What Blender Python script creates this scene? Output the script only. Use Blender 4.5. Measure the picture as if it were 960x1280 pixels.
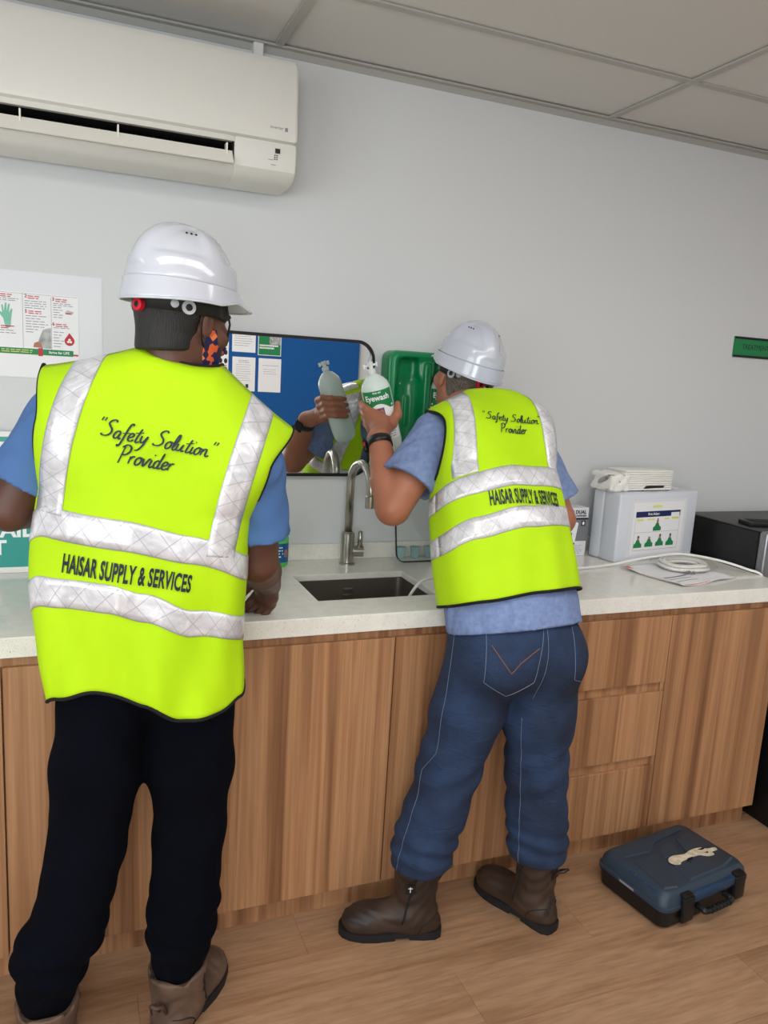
import bpy, bmesh, math, random
import numpy as np
from mathutils import Vector, Matrix
from mathutils.bvhtree import BVHTree

for _o in list(bpy.data.objects):
    bpy.data.objects.remove(_o, do_unlink=True)
scene = bpy.context.scene
COL = scene.collection
RNG = random.Random(7)

# ------------------------------------------------------------------ camera
F_PX = 971.2
CAM_POS = Vector((-0.8269, -2.4733, 1.5334))
CAM_RIGHT = Vector((0.927, -0.370, 0.058))
CAM_FWD = Vector((0.375, 0.911, -0.175)).normalized()
CAM_UP = CAM_RIGHT.cross(CAM_FWD).normalized()
CAM_RIGHT = CAM_FWD.cross(CAM_UP).normalized()
cam_data = bpy.data.cameras.new('camera')
cam = bpy.data.objects.new('camera', cam_data)
COL.objects.link(cam)
cam_data.sensor_fit = 'VERTICAL'
cam_data.sensor_height = 36.0
cam_data.sensor_width = 27.0
cam_data.lens = F_PX / 1280.0 * 36.0
cam_data.clip_start = 0.05
m = Matrix.Identity(4)
for i in range(3):
    m[i][0] = CAM_RIGHT[i]; m[i][1] = CAM_UP[i]; m[i][2] = -CAM_FWD[i]; m[i][3] = CAM_POS[i]
cam.matrix_world = m
scene.camera = cam

# ------------------------------------------------------------------ world, exposure, daylight
world = bpy.data.worlds.new('world'); scene.world = world
world.use_nodes = True
world.node_tree.nodes['Background'].inputs[0].default_value = (0.80, 0.88, 1.0, 1)
world.node_tree.nodes['Background'].inputs[1].default_value = 1.0
vs = scene.view_settings
vs.view_transform = 'Standard'; vs.look = 'None'; vs.gamma = 1.0; vs.use_curve_mapping = False
vs.exposure = 0.04

def area_light(name, loc, target, sx, sy, power, color):
    d = bpy.data.lights.new(name, 'AREA'); d.shape = 'RECTANGLE'; d.size = sx; d.size_y = sy
    d.energy = power; d.color = color
    o = bpy.data.objects.new(name, d); COL.objects.link(o)
    o.location = loc
    o.rotation_euler = (Vector(target) - Vector(loc)).to_track_quat('-Z', 'Y').to_euler()
    return o
# daylight entering by the windows of the left and the front wall
WIN_LEFT = (-3.6, -1.4, 0.75, 2.15)      # y0, y1, z0, z1 in the wall x = -2.6
WIN_FRONT = (-2.3, -0.95, 0.75, 2.15)    # x0, x1, z0, z1 in the wall y = -4.7
area_light('daylight_left', (-2.66, -2.5, 1.45), (0, -2.0, 1.1), 2.1, 1.3, 34, (0.93, 0.96, 1.0))
area_light('daylight_front', (-1.62, -4.76, 1.45), (-1.4, 0, 1.2), 1.3, 1.3, 50, (0.95, 0.97, 1.0))

# ------------------------------------------------------------------ helpers
def lin(c):
    r = []
    for v in c:
        v = v / 255.0
        r.append(v / 12.92 if v <= 0.04045 else ((v + 0.055) / 1.055) ** 2.4)
    return (r[0], r[1], r[2], 1.0)

class NT:
    def __init__(self, name):
        self.m = bpy.data.materials.new(name); self.m.use_nodes = True
        self.t = self.m.node_tree; self.b = self.t.nodes['Principled BSDF']
    def n(self, kind, **kw):
        nd = self.t.nodes.new(kind)
        for k, v in kw.items():
            if k.startswith('i_'):
                key = k[2:]
                nd.inputs[int(key) if key.isdigit() else key].default_value = v
            else: setattr(nd, k, v)
        return nd
    def l(self, a, b): self.t.links.new(a, b)
    def coord(self, scale=(1, 1, 1), which='Object', rnd=0.0, rot=(0, 0, 0)):
        tc = self.n('ShaderNodeTexCoord')
        mp = self.n('ShaderNodeMapping'); mp.inputs['Scale'].default_value = scale
        mp.inputs['Rotation'].default_value = rot
        src = tc.outputs[which]
        if rnd:
            oi = self.n('ShaderNodeObjectInfo')
            mu = self.n('ShaderNodeMath', operation='MULTIPLY', i_1=rnd); self.l(oi.outputs['Random'], mu.inputs[0])
            ad = self.n('ShaderNodeVectorMath', operation='ADD')
            self.l(src, ad.inputs[0]); self.l(mu.outputs[0], ad.inputs[1]); src = ad.outputs[0]
        self.l(src, mp.inputs['Vector'])
        return mp.outputs[0]
    def noise(self, vec, scale, detail=3, rough=0.5, dist=0.0):
        nd = self.n('ShaderNodeTexNoise'); nd.inputs['Scale'].default_value = scale
        nd.inputs['Detail'].default_value = detail; nd.inputs['Roughness'].default_value = rough
        nd.inputs['Distortion'].default_value = dist
        self.l(vec, nd.inputs['Vector']); return nd.outputs[0]
    def ramp(self, fac, stops, interp='LINEAR'):
        r = self.n('ShaderNodeValToRGB'); r.color_ramp.interpolation = interp
        els = r.color_ramp.elements
        while len(els) < len(stops): els.new(0.5)
        for e, (p, c) in zip(els, stops): e.position = p; e.color = c
        self.l(fac, r.inputs[0]); return r.outputs[0]
    def bump(self, h, strength, dist=0.002):
        b = self.n('ShaderNodeBump'); b.inputs['Strength'].default_value = strength
        b.inputs['Distance'].default_value = dist
        self.l(h, b.inputs['Height']); self.l(b.outputs[0], self.b.inputs['Normal'])

def mat(name, col, rough=0.5, metal=0.0, spec=0.5, col2=None, nscale=8, ndetail=3, nvec=(1, 1, 1), contrast=(0.35, 0.65),
        bump=0.0, bscale=200, bdist=0.001, trans=0.0, ior=1.45, emit=0.0, coat=0.0, sheen=0.0, rnd=0.0):
    t = NT(name); b = t.b
    c = lin(col)
    b.inputs['Base Color'].default_value = c
    b.inputs['Roughness'].default_value = rough; b.inputs['Metallic'].default_value = metal
    b.inputs['Specular IOR Level'].default_value = spec
    b.inputs['IOR'].default_value = ior
    if trans: b.inputs['Transmission Weight'].default_value = trans
    if coat: b.inputs['Coat Weight'].default_value = coat
    if sheen: b.inputs['Sheen Weight'].default_value = sheen
    if emit:
        b.inputs['Emission Color'].default_value = c; b.inputs['Emission Strength'].default_value = emit
    if col2 is not None:
        v = t.coord(nvec, rnd=rnd)
        f = t.noise(v, nscale, ndetail)
        t.l(t.ramp(f, [(contrast[0], c), (contrast[1], lin(col2))]), b.inputs['Base Color'])
    if bump:
        v = t.coord(); t.bump(t.noise(v, bscale, 4), bump, bdist)
    return t.m

# geometry collector -------------------------------------------------
class G:
    def __init__(self): self.V = []; self.F = []
    def add(self, V, F):
        n = len(self.V); self.V += [tuple(v) for v in V]
        self.F += [tuple(i + n for i in f) for f in F]; return self
    def box(self, x0, x1, y0, y1, z0, z1, bev=0.0, seg=2):
        V = [(x, y, z) for x in (x0, x1) for y in (y0, y1) for z in (z0, z1)]
        F = [(0, 1, 3, 2), (4, 6, 7, 5), (0, 4, 5, 1), (2, 3, 7, 6), (0, 2, 6, 4), (1, 5, 7, 3)]
        if bev <= 0: return self.add(V, F)
        bm = bmesh.new(); vs_ = [bm.verts.new(v) for v in V]
        for f in F: bm.faces.new([vs_[i] for i in f])
        bmesh.ops.bevel(bm, geom=list(bm.edges), offset=bev, segments=seg, profile=0.5, affect='EDGES')
        bm.verts.index_update()
        V = [v.co[:] for v in bm.verts]; F = [[v.index for v in f.verts] for f in bm.faces]; bm.free()
        return self.add(V, F)
    def tube(self, pts, r, n=10, closed=False, cap=True):
        P = [Vector(p) for p in pts]; N = len(P); rr = r if hasattr(r, '__len__') else [r] * N
        T = []
        for i in range(N):
            a = P[(i - 1) % N] if closed or i > 0 else P[i]; b = P[(i + 1) % N] if closed or i < N - 1 else P[i]
            d = b - a; T.append(d.normalized() if d.length > 1e-9 else Vector((0, 0, 1)))
        u = T[0].orthogonal().normalized(); V = []; F = []
        for i in range(N):
            u = u - T[i] * u.dot(T[i])
            u = u.normalized() if u.length > 1e-6 else T[i].orthogonal().normalized()
            w = T[i].cross(u)
            for k in range(n):
                a = 2 * math.pi * k / n
                V.append(P[i] + (u * math.cos(a) + w * math.sin(a)) * rr[i])
        for i in range(N if closed else N - 1):
            j = (i + 1) % N
            for k in range(n):
                F.append((i * n + k, i * n + (k + 1) % n, j * n + (k + 1) % n, j * n + k))
        if cap and not closed:
            F.append(tuple(range(n - 1, -1, -1))); F.append(tuple((N - 1) * n + k for k in range(n)))
        return self.add(V, F)
    def lathe(self, prof, c=(0, 0, 0), n=32, sx=1.0, sy=1.0, mat3=None):
        V = []; F = []; N = len(prof); c = Vector(c)
        for r, z in prof:
            for k in range(n):
                a = 2 * math.pi * k / n
                v = Vector((r * sx * math.cos(a), r * sy * math.sin(a), z))
                V.append((mat3 @ v if mat3 else v) + c)
        for i in range(N - 1):
            for k in range(n):
                F.append((i * n + k, i * n + (k + 1) % n, (i + 1) * n + (k + 1) % n, (i + 1) * n + k))
        F.append(tuple(range(n - 1, -1, -1))); F.append(tuple((N - 1) * n + k for k in range(n)))
        return self.add(V, F)
    def prism(self, poly, fn, t0, t1):
        """poly: 2-D outline, fn(a, b, t) -> 3-D"""
        n = len(poly)
        V = [fn(a, b, t0) for a, b in poly] + [fn(a, b, t1) for a, b in poly]
        F = [tuple(range(n - 1, -1, -1)), tuple(range(n, 2 * n))]
        F += [(i, (i + 1) % n, n + (i + 1) % n, n + i) for i in range(n)]
        return self.add(V, F)
    def grid(self, fn, us, vs_, closed_u=False):
        V = [fn(u, v) for v in vs_ for u in us]; nu = len(us); nv = len(vs_); F = []
        for j in range(nv - 1):
            for i in range(nu if closed_u else nu - 1):
                i2 = (i + 1) % nu
                F.append((j * nu + i, j * nu + i2, (j + 1) * nu + i2, (j + 1) * nu + i))
        return self.add(V, F)
    def xf(self, M):
        self.V = [tuple(M @ Vector(v)) for v in self.V]; return self

def set_mat(me, m):
    me.materials.append(m)

def obj(name, g, m, parent=None, smooth=False, angle=None):
    me = bpy.data.meshes.new(name)
    if isinstance(g, G): me.from_pydata(g.V, [], g.F)
    else: me.from_pydata(g[0], [], g[1])
    me.validate()
    bm = bmesh.new(); bm.from_mesh(me); bmesh.ops.recalc_face_normals(bm, faces=bm.faces); bm.to_mesh(me); bm.free()
    me.materials.append(m)
    return link(name, me, parent, smooth, angle)

def link(name, me, parent=None, smooth=False, angle=None):
    o = bpy.data.objects.new(name, me); COL.objects.link(o)
    if smooth or angle:
        me.polygons.foreach_set('use_smooth', [True] * len(me.polygons))
        if angle: me.set_sharp_from_angle(angle=math.radians(angle))
    if parent is not None:
        o.parent = parent
        o.matrix_parent_inverse = WM(parent).inverted()
    return o

def WM(o):
    mm = o.matrix_basis.copy()
    while o.parent is not None:
        mm = WM(o.parent) @ o.matrix_parent_inverse @ mm
        break
    return mm

def tag(o, label, cat, group=None):
    o['label'] = label; o['category'] = cat
    if group: o['group'] = group
    return o

def thing(name, label, cat, loc=(0, 0, 0), group=None):
    o = bpy.data.objects.new(name, None); COL.objects.link(o)
    o.empty_display_size = 0.05; o.location = loc
    tag(o, label, cat, group); return o

def struct(name, g, m, smooth=False, label=None):
    o = obj(name, g, m, None, smooth); o['kind'] = 'structure'
    if label: o['label'] = label
    return o

def text2d(s, size=1.0, bold=0.0, shear=0.0, sx=1.0, align='CENTER', spacing=1.0):
    """flat lettering as (verts2d, faces)"""
    cu = bpy.data.curves.new('lettering', 'FONT'); cu.body = s; cu.size = size; cu.offset = bold; cu.shear = shear
    cu.align_x = align; cu.align_y = 'CENTER'; cu.resolution_u = 3; cu.space_character = spacing
    o = bpy.data.objects.new('lettering', cu); COL.objects.link(o)
    dg = bpy.context.evaluated_depsgraph_get(); dg.update()
    me = o.evaluated_get(dg).to_mesh()
    V = [(v.co.x * sx, v.co.y) for v in me.vertices]; F = [tuple(p.vertices) for p in me.polygons]
    o.evaluated_get(dg).to_mesh_clear()
    bpy.data.objects.remove(o, do_unlink=True); bpy.data.curves.remove(cu)
    return V, F

def decal(name, VF, fn, m, parent):
    """flat print mapped by fn(x, y) -> 3-D"""
    V, F = VF
    me = bpy.data.meshes.new(name); me.from_pydata([tuple(fn(*v)) for v in V], [], F); me.validate()
    me.materials.append(m)
    return link(name, me, parent)

def rect2d(x0, x1, y0, y1): return ([(x0, y0), (x1, y0), (x1, y1), (x0, y1)], [(0, 1, 2, 3)])
def merge2d(*items):
    V = []; F = []
    for v, f in items:
        n = len(V); V += v; F += [tuple(i + n for i in q) for q in f]
    return V, F
def poly2d(pts): return (list(pts), [tuple(range(len(pts)))])
def circ2d(cx, cy, rx, ry=None, n=20):
    ry = rx if ry is None else ry
    return poly2d([(cx + rx * math.cos(2 * math.pi * k / n), cy + ry * math.sin(2 * math.pi * k / n)) for k in range(n)])
def shift2d(VF, dx, dy): return ([(x + dx, y + dy) for x, y in VF[0]], VF[1])
def lines2d(x0, x1, y0, y1, n, h, rng=RNG):
    """rows of print too small to read"""
    out = []
    for k in range(n):
        y = y1 - (y1 - y0) * (k + 0.5) / n
        x = x0
        end = x1 - (x1 - x0) * rng.uniform(0, 0.25)
        while x < end - 0.004:
            w = min(rng.uniform(0.008, 0.022), end - x)
            out.append(rect2d(x, x + w, y - h / 2, y + h / 2)); x += w + 0.003
    return merge2d(*out)

def catmull(P, n=8, closed=False):
    P = [np.array(p, float) for p in P]; out = []; N = len(P)
    rng_ = range(N if closed else N - 1)
    for i in rng_:
        p1 = P[i]; p2 = P[(i + 1) % N]
        p0 = P[(i - 1) % N] if closed or i > 0 else 2 * p1 - p2
        p3 = P[(i + 2) % N] if closed or i < N - 2 else 2 * p2 - p1
        for k in range(n):
            t = k / n
            out.append(0.5 * ((2 * p1) + (-p0 + p2) * t + (2 * p0 - 5 * p1 + 4 * p2 - p3) * t * t + (-p0 + 3 * p1 - 3 * p2 + p3) * t ** 3))
    if not closed: out.append(P[-1])
    return [tuple(p) for p in out]

def rrect(x0, x1, y0, y1, r, n=6):
    P = []
    for cx, cy, a0 in ((x1 - r, y1 - r, 0), (x0 + r, y1 - r, 90), (x0 + r, y0 + r, 180), (x1 - r, y0 + r, 270)):
        for k in range(n + 1):
            a = math.radians(a0 + 90 * k / n); P.append((cx + r * math.cos(a), cy + r * math.sin(a)))
    return P

# ------------------------------------------------------------------ signed-distance modelling (organic shapes)
def smin(a, b, k):
    h = np.clip(0.5 + 0.5 * (b - a) / k, 0, 1)
    return b * (1 - h) + a * h - k * h * (1 - h)

class SDF:
    def __init__(self): self.ops = []
    def cone(self, a, b, ra, rb=None, k=0.01, op='u', flat=None):
        rb = ra if rb is None else rb
        a = np.array(a, float); b = np.array(b, float); ab = b - a; L2 = max(ab @ ab, 1e-9)
        fl = None
        if flat is not None:
            n_ = np.array(flat[0], float); fl = (n_ / np.linalg.norm(n_), flat[1])
        def f(X, Y, Z):
            px, py, pz = X - a[0], Y - a[1], Z - a[2]
            t = np.clip((px * ab[0] + py * ab[1] + pz * ab[2]) / L2, 0, 1)
            qx, qy, qz = px - t * ab[0], py - t * ab[1], pz - t * ab[2]
            if fl:
                d = (qx * fl[0][0] + qy * fl[0][1] + qz * fl[0][2]) * (fl[1] - 1)
                qx = qx + d * fl[0][0]; qy = qy + d * fl[0][1]; qz = qz + d * fl[0][2]
            return np.sqrt(qx * qx + qy * qy + qz * qz) - (ra + (rb - ra) * t)
        R = max(ra, rb)
        self.ops.append((op, f, np.minimum(a, b) - R, np.maximum(a, b) + R, k)); return self
    def chain(self, pts, rad, k=0.01, op='u', flat=None):
        for i in range(len(pts) - 1): self.cone(pts[i], pts[i + 1], rad[i], rad[i + 1], k, op, flat)
        return self
    def ell(self, c, r, M=None, k=0.01, op='u'):
        c = np.array(c, float); r = np.array(r, float); M = np.eye(3) if M is None else np.array(M, float)   # rows: local axes
        def f(X, Y, Z):
            px, py, pz = X - c[0], Y - c[1], Z - c[2]
            q = [(M[i][0] * px + M[i][1] * py + M[i][2] * pz) for i in range(3)]
            k0 = np.sqrt(sum((q[i] / r[i]) ** 2 for i in range(3))); k1 = np.sqrt(sum((q[i] / r[i] ** 2) ** 2 for i in range(3)))
            return k0 * (k0 - 1) / np.maximum(k1, 1e-6)
        R = r.max(); self.ops.append((op, f, c - R, c + R, k)); return self
    def rbox(self, c, hx, rad, M=None, k=0.01, op='u'):
        c = np.array(c, float); hx = np.array(hx, float) - rad; M = np.eye(3) if M is None else np.array(M, float)
        def f(X, Y, Z):
            px, py, pz = X - c[0], Y - c[1], Z - c[2]
            q = [np.abs(M[i][0] * px + M[i][1] * py + M[i][2] * pz) - hx[i] for i in range(3)]
            o = np.sqrt(sum(np.maximum(v, 0) ** 2 for v in q))
            return o + np.minimum(np.maximum(np.maximum(q[0], q[1]), q[2]), 0) - rad
        R = np.linalg.norm(hx) + rad; self.ops.append((op, f, c - R, c + R, k)); return self
    def cut(self, o, n, k=0.0):
        """removes everything on the side n points to"""
        o = np.array(o, float); n = np.array(n, float); n /= np.linalg.norm(n)
        def f(X, Y, Z): return (X - o[0]) * n[0] + (Y - o[1]) * n[1] + (Z - o[2]) * n[2]
        self.ops.append(('i', f, None, None, k)); return self
    def disp(self, f):
        self.ops.append(('d', f, None, None, 0)); return self
    def mesh(self, h, lo=None, hi=None):
        los = [o[2] for o in self.ops if o[0] == 'u']; his = [o[3] for o in self.ops if o[0] == 'u']
        lo0 = np.min(los, axis=0) - 0.03; hi0 = np.max(his, axis=0) + 0.03
        lo = lo0 if lo is None else np.maximum(lo0, lo); hi = hi0 if hi is None else np.minimum(hi0, hi)
        n = np.ceil((hi - lo) / h).astype(int) + 1
        ax = [(lo[i] + h * np.arange(n[i])).astype(np.float32) for i in range(3)]
        V = np.full(n, 0.25, np.float32)
        for op, f, blo, bhi, k in self.ops:
            if blo is None: sl = (slice(None),) * 3
            else:
                pad = 0.05 + k
                i0 = np.clip(np.floor((blo - pad - lo) / h).astype(int), 0, n); i1 = np.clip(np.ceil((bhi + pad - lo) / h).astype(int) + 1, 0, n)
                if (i1 <= i0).any(): continue
                sl = tuple(slice(i0[i], i1[i]) for i in range(3))
            X = ax[0][sl[0]][:, None, None]; Y = ax[1][sl[1]][None, :, None]; Z = ax[2][sl[2]][None, None, :]
            d = f(X, Y, Z).astype(np.float32); cur = V[sl]
            if op == 'u': V[sl] = smin(cur, d, k) if k > 0 else np.minimum(cur, d)
            elif op == 's': V[sl] = -smin(-cur, d, k) if k > 0 else np.maximum(cur, -d)
            elif op == 'i': V[sl] = -smin(-cur, -d, k) if k > 0 else np.maximum(cur, d)
            elif op == 'd': V[sl] = cur + d
        V[0] = V[-1] = 0.1; V[:, 0] = V[:, -1] = 0.1; V[:, :, 0] = V[:, :, -1] = 0.1
        return surface_nets(V, lo, h)

def surface_nets(V, lo, h):
    S = V < 0
    c = np.zeros([d - 1 for d in V.shape], np.int8)
    offs = [(i, j, k) for i in (0, 1) for j in (0, 1) for k in (0, 1)]
    for i, j, k in offs:
        c += S[i:V.shape[0] - 1 + i, j:V.shape[1] - 1 + j, k:V.shape[2] - 1 + k]
    idx = np.argwhere((c > 0) & (c < 8))
    ids = np.full(c.shape, -1, np.int32); ids[tuple(idx.T)] = np.arange(len(idx))
    acc = np.zeros((len(idx), 3)); cnt = np.zeros(len(idx))
    for a in range(3):
        for o1 in offs:
            if o1[a]: continue
            o2 = list(o1); o2[a] = 1
            v1 = V[tuple((idx + o1).T)]; v2 = V[tuple((idx + o2).T)]
            mk = (v1 < 0) != (v2 < 0)
            t = v1[mk] / (v1[mk] - v2[mk])
            p = np.tile(np.array(o1, float), (mk.sum(), 1)); p[:, a] = t
            acc[mk] += p; cnt[mk] += 1
    verts = lo + h * (idx + acc / cnt[:, None])
    quads = []
    for a in range(3):
        b1, b2 = (a + 1) % 3, (a + 2) % 3
        s1 = [slice(None)] * 3; s2 = [slice(None)] * 3
        s1[a] = slice(0, -1); s2[a] = slice(1, None)
        E = np.argwhere(S[tuple(s1)] != S[tuple(s2)])
        ok = (E[:, b1] > 0) & (E[:, b2] > 0) & (E[:, b1] < V.shape[b1] - 1) & (E[:, b2] < V.shape[b2] - 1)
        E = E[ok]
        def cid(d1, d2):
            q = E.copy(); q[:, b1] += d1; q[:, b2] += d2; return ids[tuple(q.T)]
        Q = np.stack([cid(-1, -1), cid(0, -1), cid(0, 0), cid(-1, 0)], 1)
        ins = S[tuple(E.T)]
        Q[~ins] = Q[~ins][:, ::-1]
        quads.append(Q)
    return verts, np.concatenate(quads)

def np_mesh(name, verts, quads, m):
    me = bpy.data.meshes.new(name)
    nq = len(quads)
    me.vertices.add(len(verts)); me.vertices.foreach_set('co', np.asarray(verts, np.float32).ravel())
    me.loops.add(nq * 4); me.loops.foreach_set('vertex_index', np.asarray(quads, np.int32).ravel())
    me.polygons.add(nq); me.polygons.foreach_set('loop_start', np.arange(0, nq * 4, 4, dtype=np.int32))
    me.update(calc_edges=True); me.validate()
    me.polygons.foreach_set('use_smooth', [True] * len(me.polygons))
    me.materials.append(m)
    return me

def sdf_obj(name, s, h, m, parent=None, lo=None, hi=None):
    v, q = s.mesh(h, lo, hi)
    me = np_mesh(name, v, q, m)
    return link(name, me, parent, smooth=True)
# ------------------------------------------------------------------ materials
M = {}
M['wall'] = mat('wall_paint', (214, 216, 217), 0.7, bump=0.08, bscale=160, bdist=0.001)
M['ceil'] = mat('ceiling_tile', (211, 209, 205), 0.85, bump=0.15, bscale=400, bdist=0.0006)
M['grid'] = mat('ceiling_grid_paint', (176, 174, 169), 0.5)
M['white'] = mat('white_plastic', (232, 231, 226), 0.35)
M['ac'] = mat('ac_plastic', (224, 222, 215), 0.38)
M['ac2'] = mat('ac_flap_plastic', (236, 232, 222), 0.3)
M['black'] = mat('black_plastic', (18, 18, 20), 0.4)
M['blackmatt'] = mat('black_matt', (10, 10, 11), 0.8)
M['green'] = mat('green_plastic', (10, 132, 78), 0.32, coat=0.2)
M['paper'] = mat('paper', (238, 238, 240), 0.6)
M['paper2'] = mat('paper_grey', (226, 227, 232), 0.45)
M['ink'] = mat('ink', (30, 30, 36), 0.6)
M['inkgrey'] = mat('ink_grey', (140, 140, 146), 0.6)
M['red'] = mat('red_print', (190, 38, 46), 0.5)
M['greenprint'] = mat('green_print', (28, 130, 74), 0.5)
M['teal'] = mat('teal_print', (44, 150, 140), 0.35)
M['navy'] = mat('navy_print', (26, 38, 88), 0.5)
M['yellowprint'] = mat('yellow_print', (222, 228, 120), 0.5)
M['skinprint'] = mat('skin_print', (176, 118, 92), 0.5)
M['purpleprint'] = mat('purple_print', (120, 70, 110), 0.5)
M['greyprint'] = mat('grey_print', (132, 134, 132), 0.5, col2=(190, 192, 190), nscale=40)
M['aqua'] = mat('aqua_print', (120, 190, 165), 0.5)
M['whiteprint'] = mat('white_print', (240, 242, 242), 0.5)
M['steel'] = mat('brushed_steel', (176, 172, 164), 0.28, 1.0)
M['sink'] = mat('sink_steel', (128, 120, 114), 0.38, 0.75)
M['board'] = mat('blue_felt', (14, 84, 150), 0.9, bump=0.2, bscale=500)
M['bluefold'] = mat('aluminium_edge', (190, 192, 196), 0.35, 0.9)
M['hose'] = mat('white_hose', (236, 234, 228), 0.35)
M['box'] = mat('pale_blue_white_steel', (216, 221, 230), 0.32, coat=0.3)
M['towel'] = mat('paper_towel', (240, 239, 234), 0.85, bump=0.3, bscale=90, bdist=0.003)
M['beige'] = mat('beige_laminate', (206, 186, 160), 0.5)
M['door'] = mat('beige_print', (236, 190, 160), 0.5)
M['orange'] = mat('orange_print', (226, 130, 84), 0.6)

def led_mat():
    t = NT('led_panel'); t.b.inputs['Base Color'].default_value = (0.9, 0.9, 0.9, 1)
    t.b.inputs['Emission Color'].default_value = (1.0, 0.98, 0.955, 1); t.b.inputs['Emission Strength'].default_value = LED
    return t.m
LED = 5.0
M['led'] = led_mat()

def wood_mat(name, cols, axis_scale, rnd, fine, rough=0.42, coat=0.0):
    t = NT(name)
    v = t.coord(axis_scale, rnd=rnd)
    big = t.noise(v, 1.0, 4, 0.6, 0.6)
    base = t.ramp(big, [(0.34, lin(cols[0])), (0.45, lin(cols[1])), (0.56, lin(cols[2])), (0.68, lin(cols[1]))])
    v2 = t.coord(tuple(a * fine for a in axis_scale), rnd=rnd)
    f2 = t.noise(v2, 1.0, 5, 0.65, 0.2)
    mx = t.n('ShaderNodeMixRGB', blend_type='MULTIPLY'); mx.inputs[0].default_value = 0.7
    t.l(base, mx.inputs[1]); t.l(t.ramp(f2, [(0.3, (0.62, 0.58, 0.55, 1)), (0.6, (1.05, 1.05, 1.05, 1))]), mx.inputs[2])
    t.l(mx.outputs[0], t.b.inputs['Base Color'])
    t.b.inputs['Roughness'].default_value = rough
    t.bump(f2, 0.06, 0.001)
    return t.m
M['wood'] = wood_mat('walnut_laminate', [(134, 92, 62), (163, 117, 81), (184, 138, 99)], (17, 17, 0.3), 17.0, 5)
M['woodfloor'] = wood_mat('oak_vinyl_plank', [(150, 114, 84), (164, 127, 96), (172, 136, 105)], (1.3, 13, 13), 31.0, 6, 0.45)

def quartz():
    t = NT('speckled_quartz')
    v = t.coord()
    n1 = t.noise(v, 420, 2, 0.5)
    n2 = t.noise(v, 30, 3)
    base = t.ramp(n2, [(0.35, lin((238, 236, 228))), (0.7, lin((230, 228, 220)))])
    sp = t.ramp(n1, [(0.28, (0.32, 0.31, 0.3, 1)), (0.36, (1, 1, 1, 1))])
    mx = t.n('ShaderNodeMixRGB', blend_type='MULTIPLY'); mx.inputs[0].default_value = 0.75
    t.l(base, mx.inputs[1]); t.l(sp, mx.inputs[2]); t.l(mx.outputs[0], t.b.inputs['Base Color'])
    t.b.inputs['Roughness'].default_value = 0.14; t.b.inputs['Specular IOR Level'].default_value = 0.5
    return t.m
M['quartz'] = quartz()

def mirror_mat():
    t = NT('mirror_silver'); t.b.inputs['Metallic'].default_value = 1.0; t.b.inputs['Roughness'].default_value = 0.0
    t.b.inputs['Base Color'].default_value = (0.86, 0.88, 0.88, 1); return t.m
M['mirror'] = mirror_mat()

def pane_mat(name, tint, gloss=0.08, opac=0.0):
    m_ = bpy.data.materials.new(name); m_.use_nodes = True; nt = m_.node_tree
    for n_ in list(nt.nodes): nt.nodes.remove(n_)
    out = nt.nodes.new('ShaderNodeOutputMaterial'); tr = nt.nodes.new('ShaderNodeBsdfTransparent'); tr.inputs[0].default_value = tint
    gl = nt.nodes.new('ShaderNodeBsdfGlossy'); gl.inputs['Roughness'].default_value = 0.02
    mx = nt.nodes.new('ShaderNodeMixShader'); mx.inputs[0].default_value = gloss
    nt.links.new(tr.outputs[0], mx.inputs[1]); nt.links.new(gl.outputs[0], mx.inputs[2]); nt.links.new(mx.outputs[0], out.inputs[0])
    return m_
M['glass'] = pane_mat('window_glass', (0.96, 0.98, 0.97, 1), 0.05)
M['acrylic'] = pane_mat('clear_acrylic', (0.96, 0.975, 0.97, 1), 0.05)

def bottle_plastic(name, col, tr=0.5, rough=0.25):
    t = NT(name); t.b.inputs['Base Color'].default_value = lin(col); t.b.inputs['Roughness'].default_value = rough
    t.b.inputs['Subsurface Weight'].default_value = 0.6; t.b.inputs['Subsurface Radius'].default_value = (0.02, 0.02, 0.02)
    return t.m
M['milky'] = bottle_plastic('milky_plastic', (216, 228, 222))
M['milkycap'] = bottle_plastic('clear_cap_plastic', (228, 232, 230))
M['greengel'] = bottle_plastic('green_gel', (96, 214, 96), rough=0.15)
M['tealcup'] = bottle_plastic('teal_plastic', (156, 194, 196), rough=0.2)

# ------------------------------------------------------------------ room
X0, X1, Y0, H = -2.6, 3.2, -4.7, 2.467
struct('floor', G().box(X0, X1, Y0, 0, -0.12, -0.004), M['woodfloor'])
floor = bpy.data.objects['floor']
pw, pl = 0.182, 1.22
plank_me = None
row = 0; y = 0.0
while y > Y0:
    off = (row * 0.437) % pl
    x = X0 - off
    while x < X1:
        xa, xb = max(x, X0), min(x + pl, X1); ya = max(y - pw, Y0)
        if xb - xa > 0.02 and y - ya > 0.01:
            full = abs(xb - xa - pl) < 1e-6 and abs(y - ya - pw) < 1e-6
            if full and plank_me:
                o = bpy.data.objects.new('plank', plank_me); COL.objects.link(o); o.parent = floor
                o.location = (xa, y, 0)
            else:
                o = obj('plank', G().box(0.0004, xb - xa - 0.0004, ya - y + 0.0004, -0.0004, -0.004, 0.0), M['woodfloor'], floor)
                o.location = (xa, y, 0)
                if full: plank_me = o.data
        x += pl
    y -= pw; row += 1

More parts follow.
